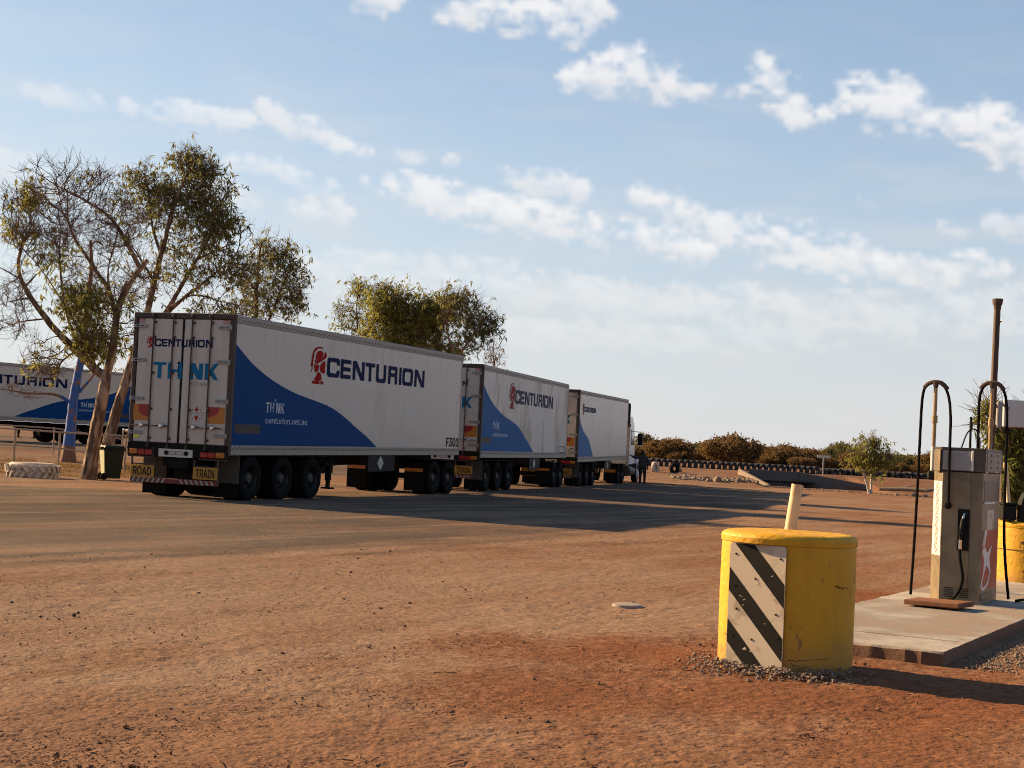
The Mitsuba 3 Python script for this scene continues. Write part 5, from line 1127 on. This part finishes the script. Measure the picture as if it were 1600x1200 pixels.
h1 = up('delivery_hose', B().tube(spl([(-.515, .33, .02), (-.49, .30, .5), (-.47, .28, 1.2), (-.46, .27, 1.9), (-.455, .27, 2.12), (-.43, .27, 2.25), (-.36, .27, 2.30), (-.28, .27, 2.29), (-.20, .27, 2.22), (-.16, .26, 2.08), (-.125, .17, 1.9), (-.09, .02, 1.70), (-.075, -.055, 1.52), (-.07, -.055, 1.2), (-.07, -.05, 1.02)]), .015, 10), M_rubber)
obj('hose_end', B().lathe([(0, -.03), (.03, -.03), (.04, 0), (.03, .035), (0, .04)], 10, UF @ frame((-.07, -.055, 1.0), (1, 0, 0), (0, 0, 1), (0, -1, 0))), M_dark, h1)
m2 = mast(.135, .93, 0, 1.2, 2.29, 0, 0, 0, 0, 0)
up('delivery_hose', B().tube(spl([(.0, .95, 1.45), (-.0, .94, 1.95), (.0, .93, 2.16), (.03, .93, 2.28), (.10, .93, 2.34), (.19, .93, 2.33), (.265, .93, 2.25), (.295, .93, 2.1), (.305, .92, 1.85), (.31, .90, 1.2), (.325, .86, .6), (.40, .82, .02)]), .0155, 10), M_rubber)
up('cable_loop', B().tube(spl([(-.10, .6, 1.6), (-.05, .65, 1.8), (.03, .7, 1.83), (.07, .72, 1.7), (.07, .72, 1.6)]), .008, 8).cyl((-.04, .75, 1.6), (-.04, .75, 1.95), .013, n=8), M_black)
tag(obj('ground_hose', B().tube(spl([(5.45, 15.75, .115), (5.75, 16.05, .125), (6.05, 16.2, .12), (6.4, 16.6, .12), (6.9, 16.5, .12)]), .016, 8).tube(spl([(6.1, 16.3, .12), (6.35, 16.2, .13), (6.6, 16.35, .12), (6.3, 16.75, .12)]), .014, 8), M_rubber), 'black hose trailing on the pad right of the fuel pump', 'hose')

# ------------------------------------------------------------------ tall pole, panel and sign at the right edge
po = thing('steel_pole', 'tall rusty brown steel pole with flared top behind the fuel pump', 'pole')
obj('shaft', B().tube([(5.53, 17, -.1), (5.535, 17, 1.8), (5.55, 17, 3.36)], .037, 16), M_polebr, po)
obj('flared_top', B().lathe([(.037, -.10), (.043, -.05), (.056, -.02), (.060, .03), (.05, .035), (.035, .03)], 16, frame((5.551, 17, 3.43), (1, 0, 0), (0, 1, 0))), M_polebr, po)
obj('box_panel', B().bx((5.60, 17.02, 1.98), (5.66, 17.24, 2.27), .008), M_galv, po)
obj('panel_bracket', B().bx((5.55, 17.05, 1.99), (5.61, 17.09, 2.01)).bx((5.55, 17.05, 2.23), (5.61, 17.09, 2.25)), M_black, po)
sb = thing('sign_board', 'large plain white sign board with a grey bracket at the right edge', 'sign')
obj('board', B().bx((7.5, 22.5, 2.17), (9.4, 22.56, 2.58), .01), M_board, sb)
obj('board_post', B().bx((8.9, 22.57, 0), (8.98, 22.65, 2.5)), M_galv, sb)
obj('bracket', B().tube([(7.38, 22.4, 2.54), (7.55, 22.4, 2.44)], .022, 4), M_galv, sb)
bi = thing('bird', 'tiny bird in the sky just above the tall pole', 'bird')
BD = frame((19.7, 60, 7.62), (.8, .6, 0), (-.6, .8, 0))
obj('body', B().add(trimesh.creation.icosphere(2).vertices * [.10, .035, .035], trimesh.creation.icosphere(2).faces).add(trimesh.creation.icosphere(2).vertices * [.03, .026, .026] + [.10, 0, .015], trimesh.creation.icosphere(2).faces), M_dark, bi, BD, smooth=True)
for sgn in (-1, 1):
    obj('wing', B().add(trimesh.convex.convex_hull(np.array([(.05, 0, .02), (-.05, 0, .02), (.03, sgn * .12, .09), (-.04, sgn * .11, .085), (-.05, sgn * .2, .06), (.0, sgn * .06, .028)]))), M_pale, bi, BD)
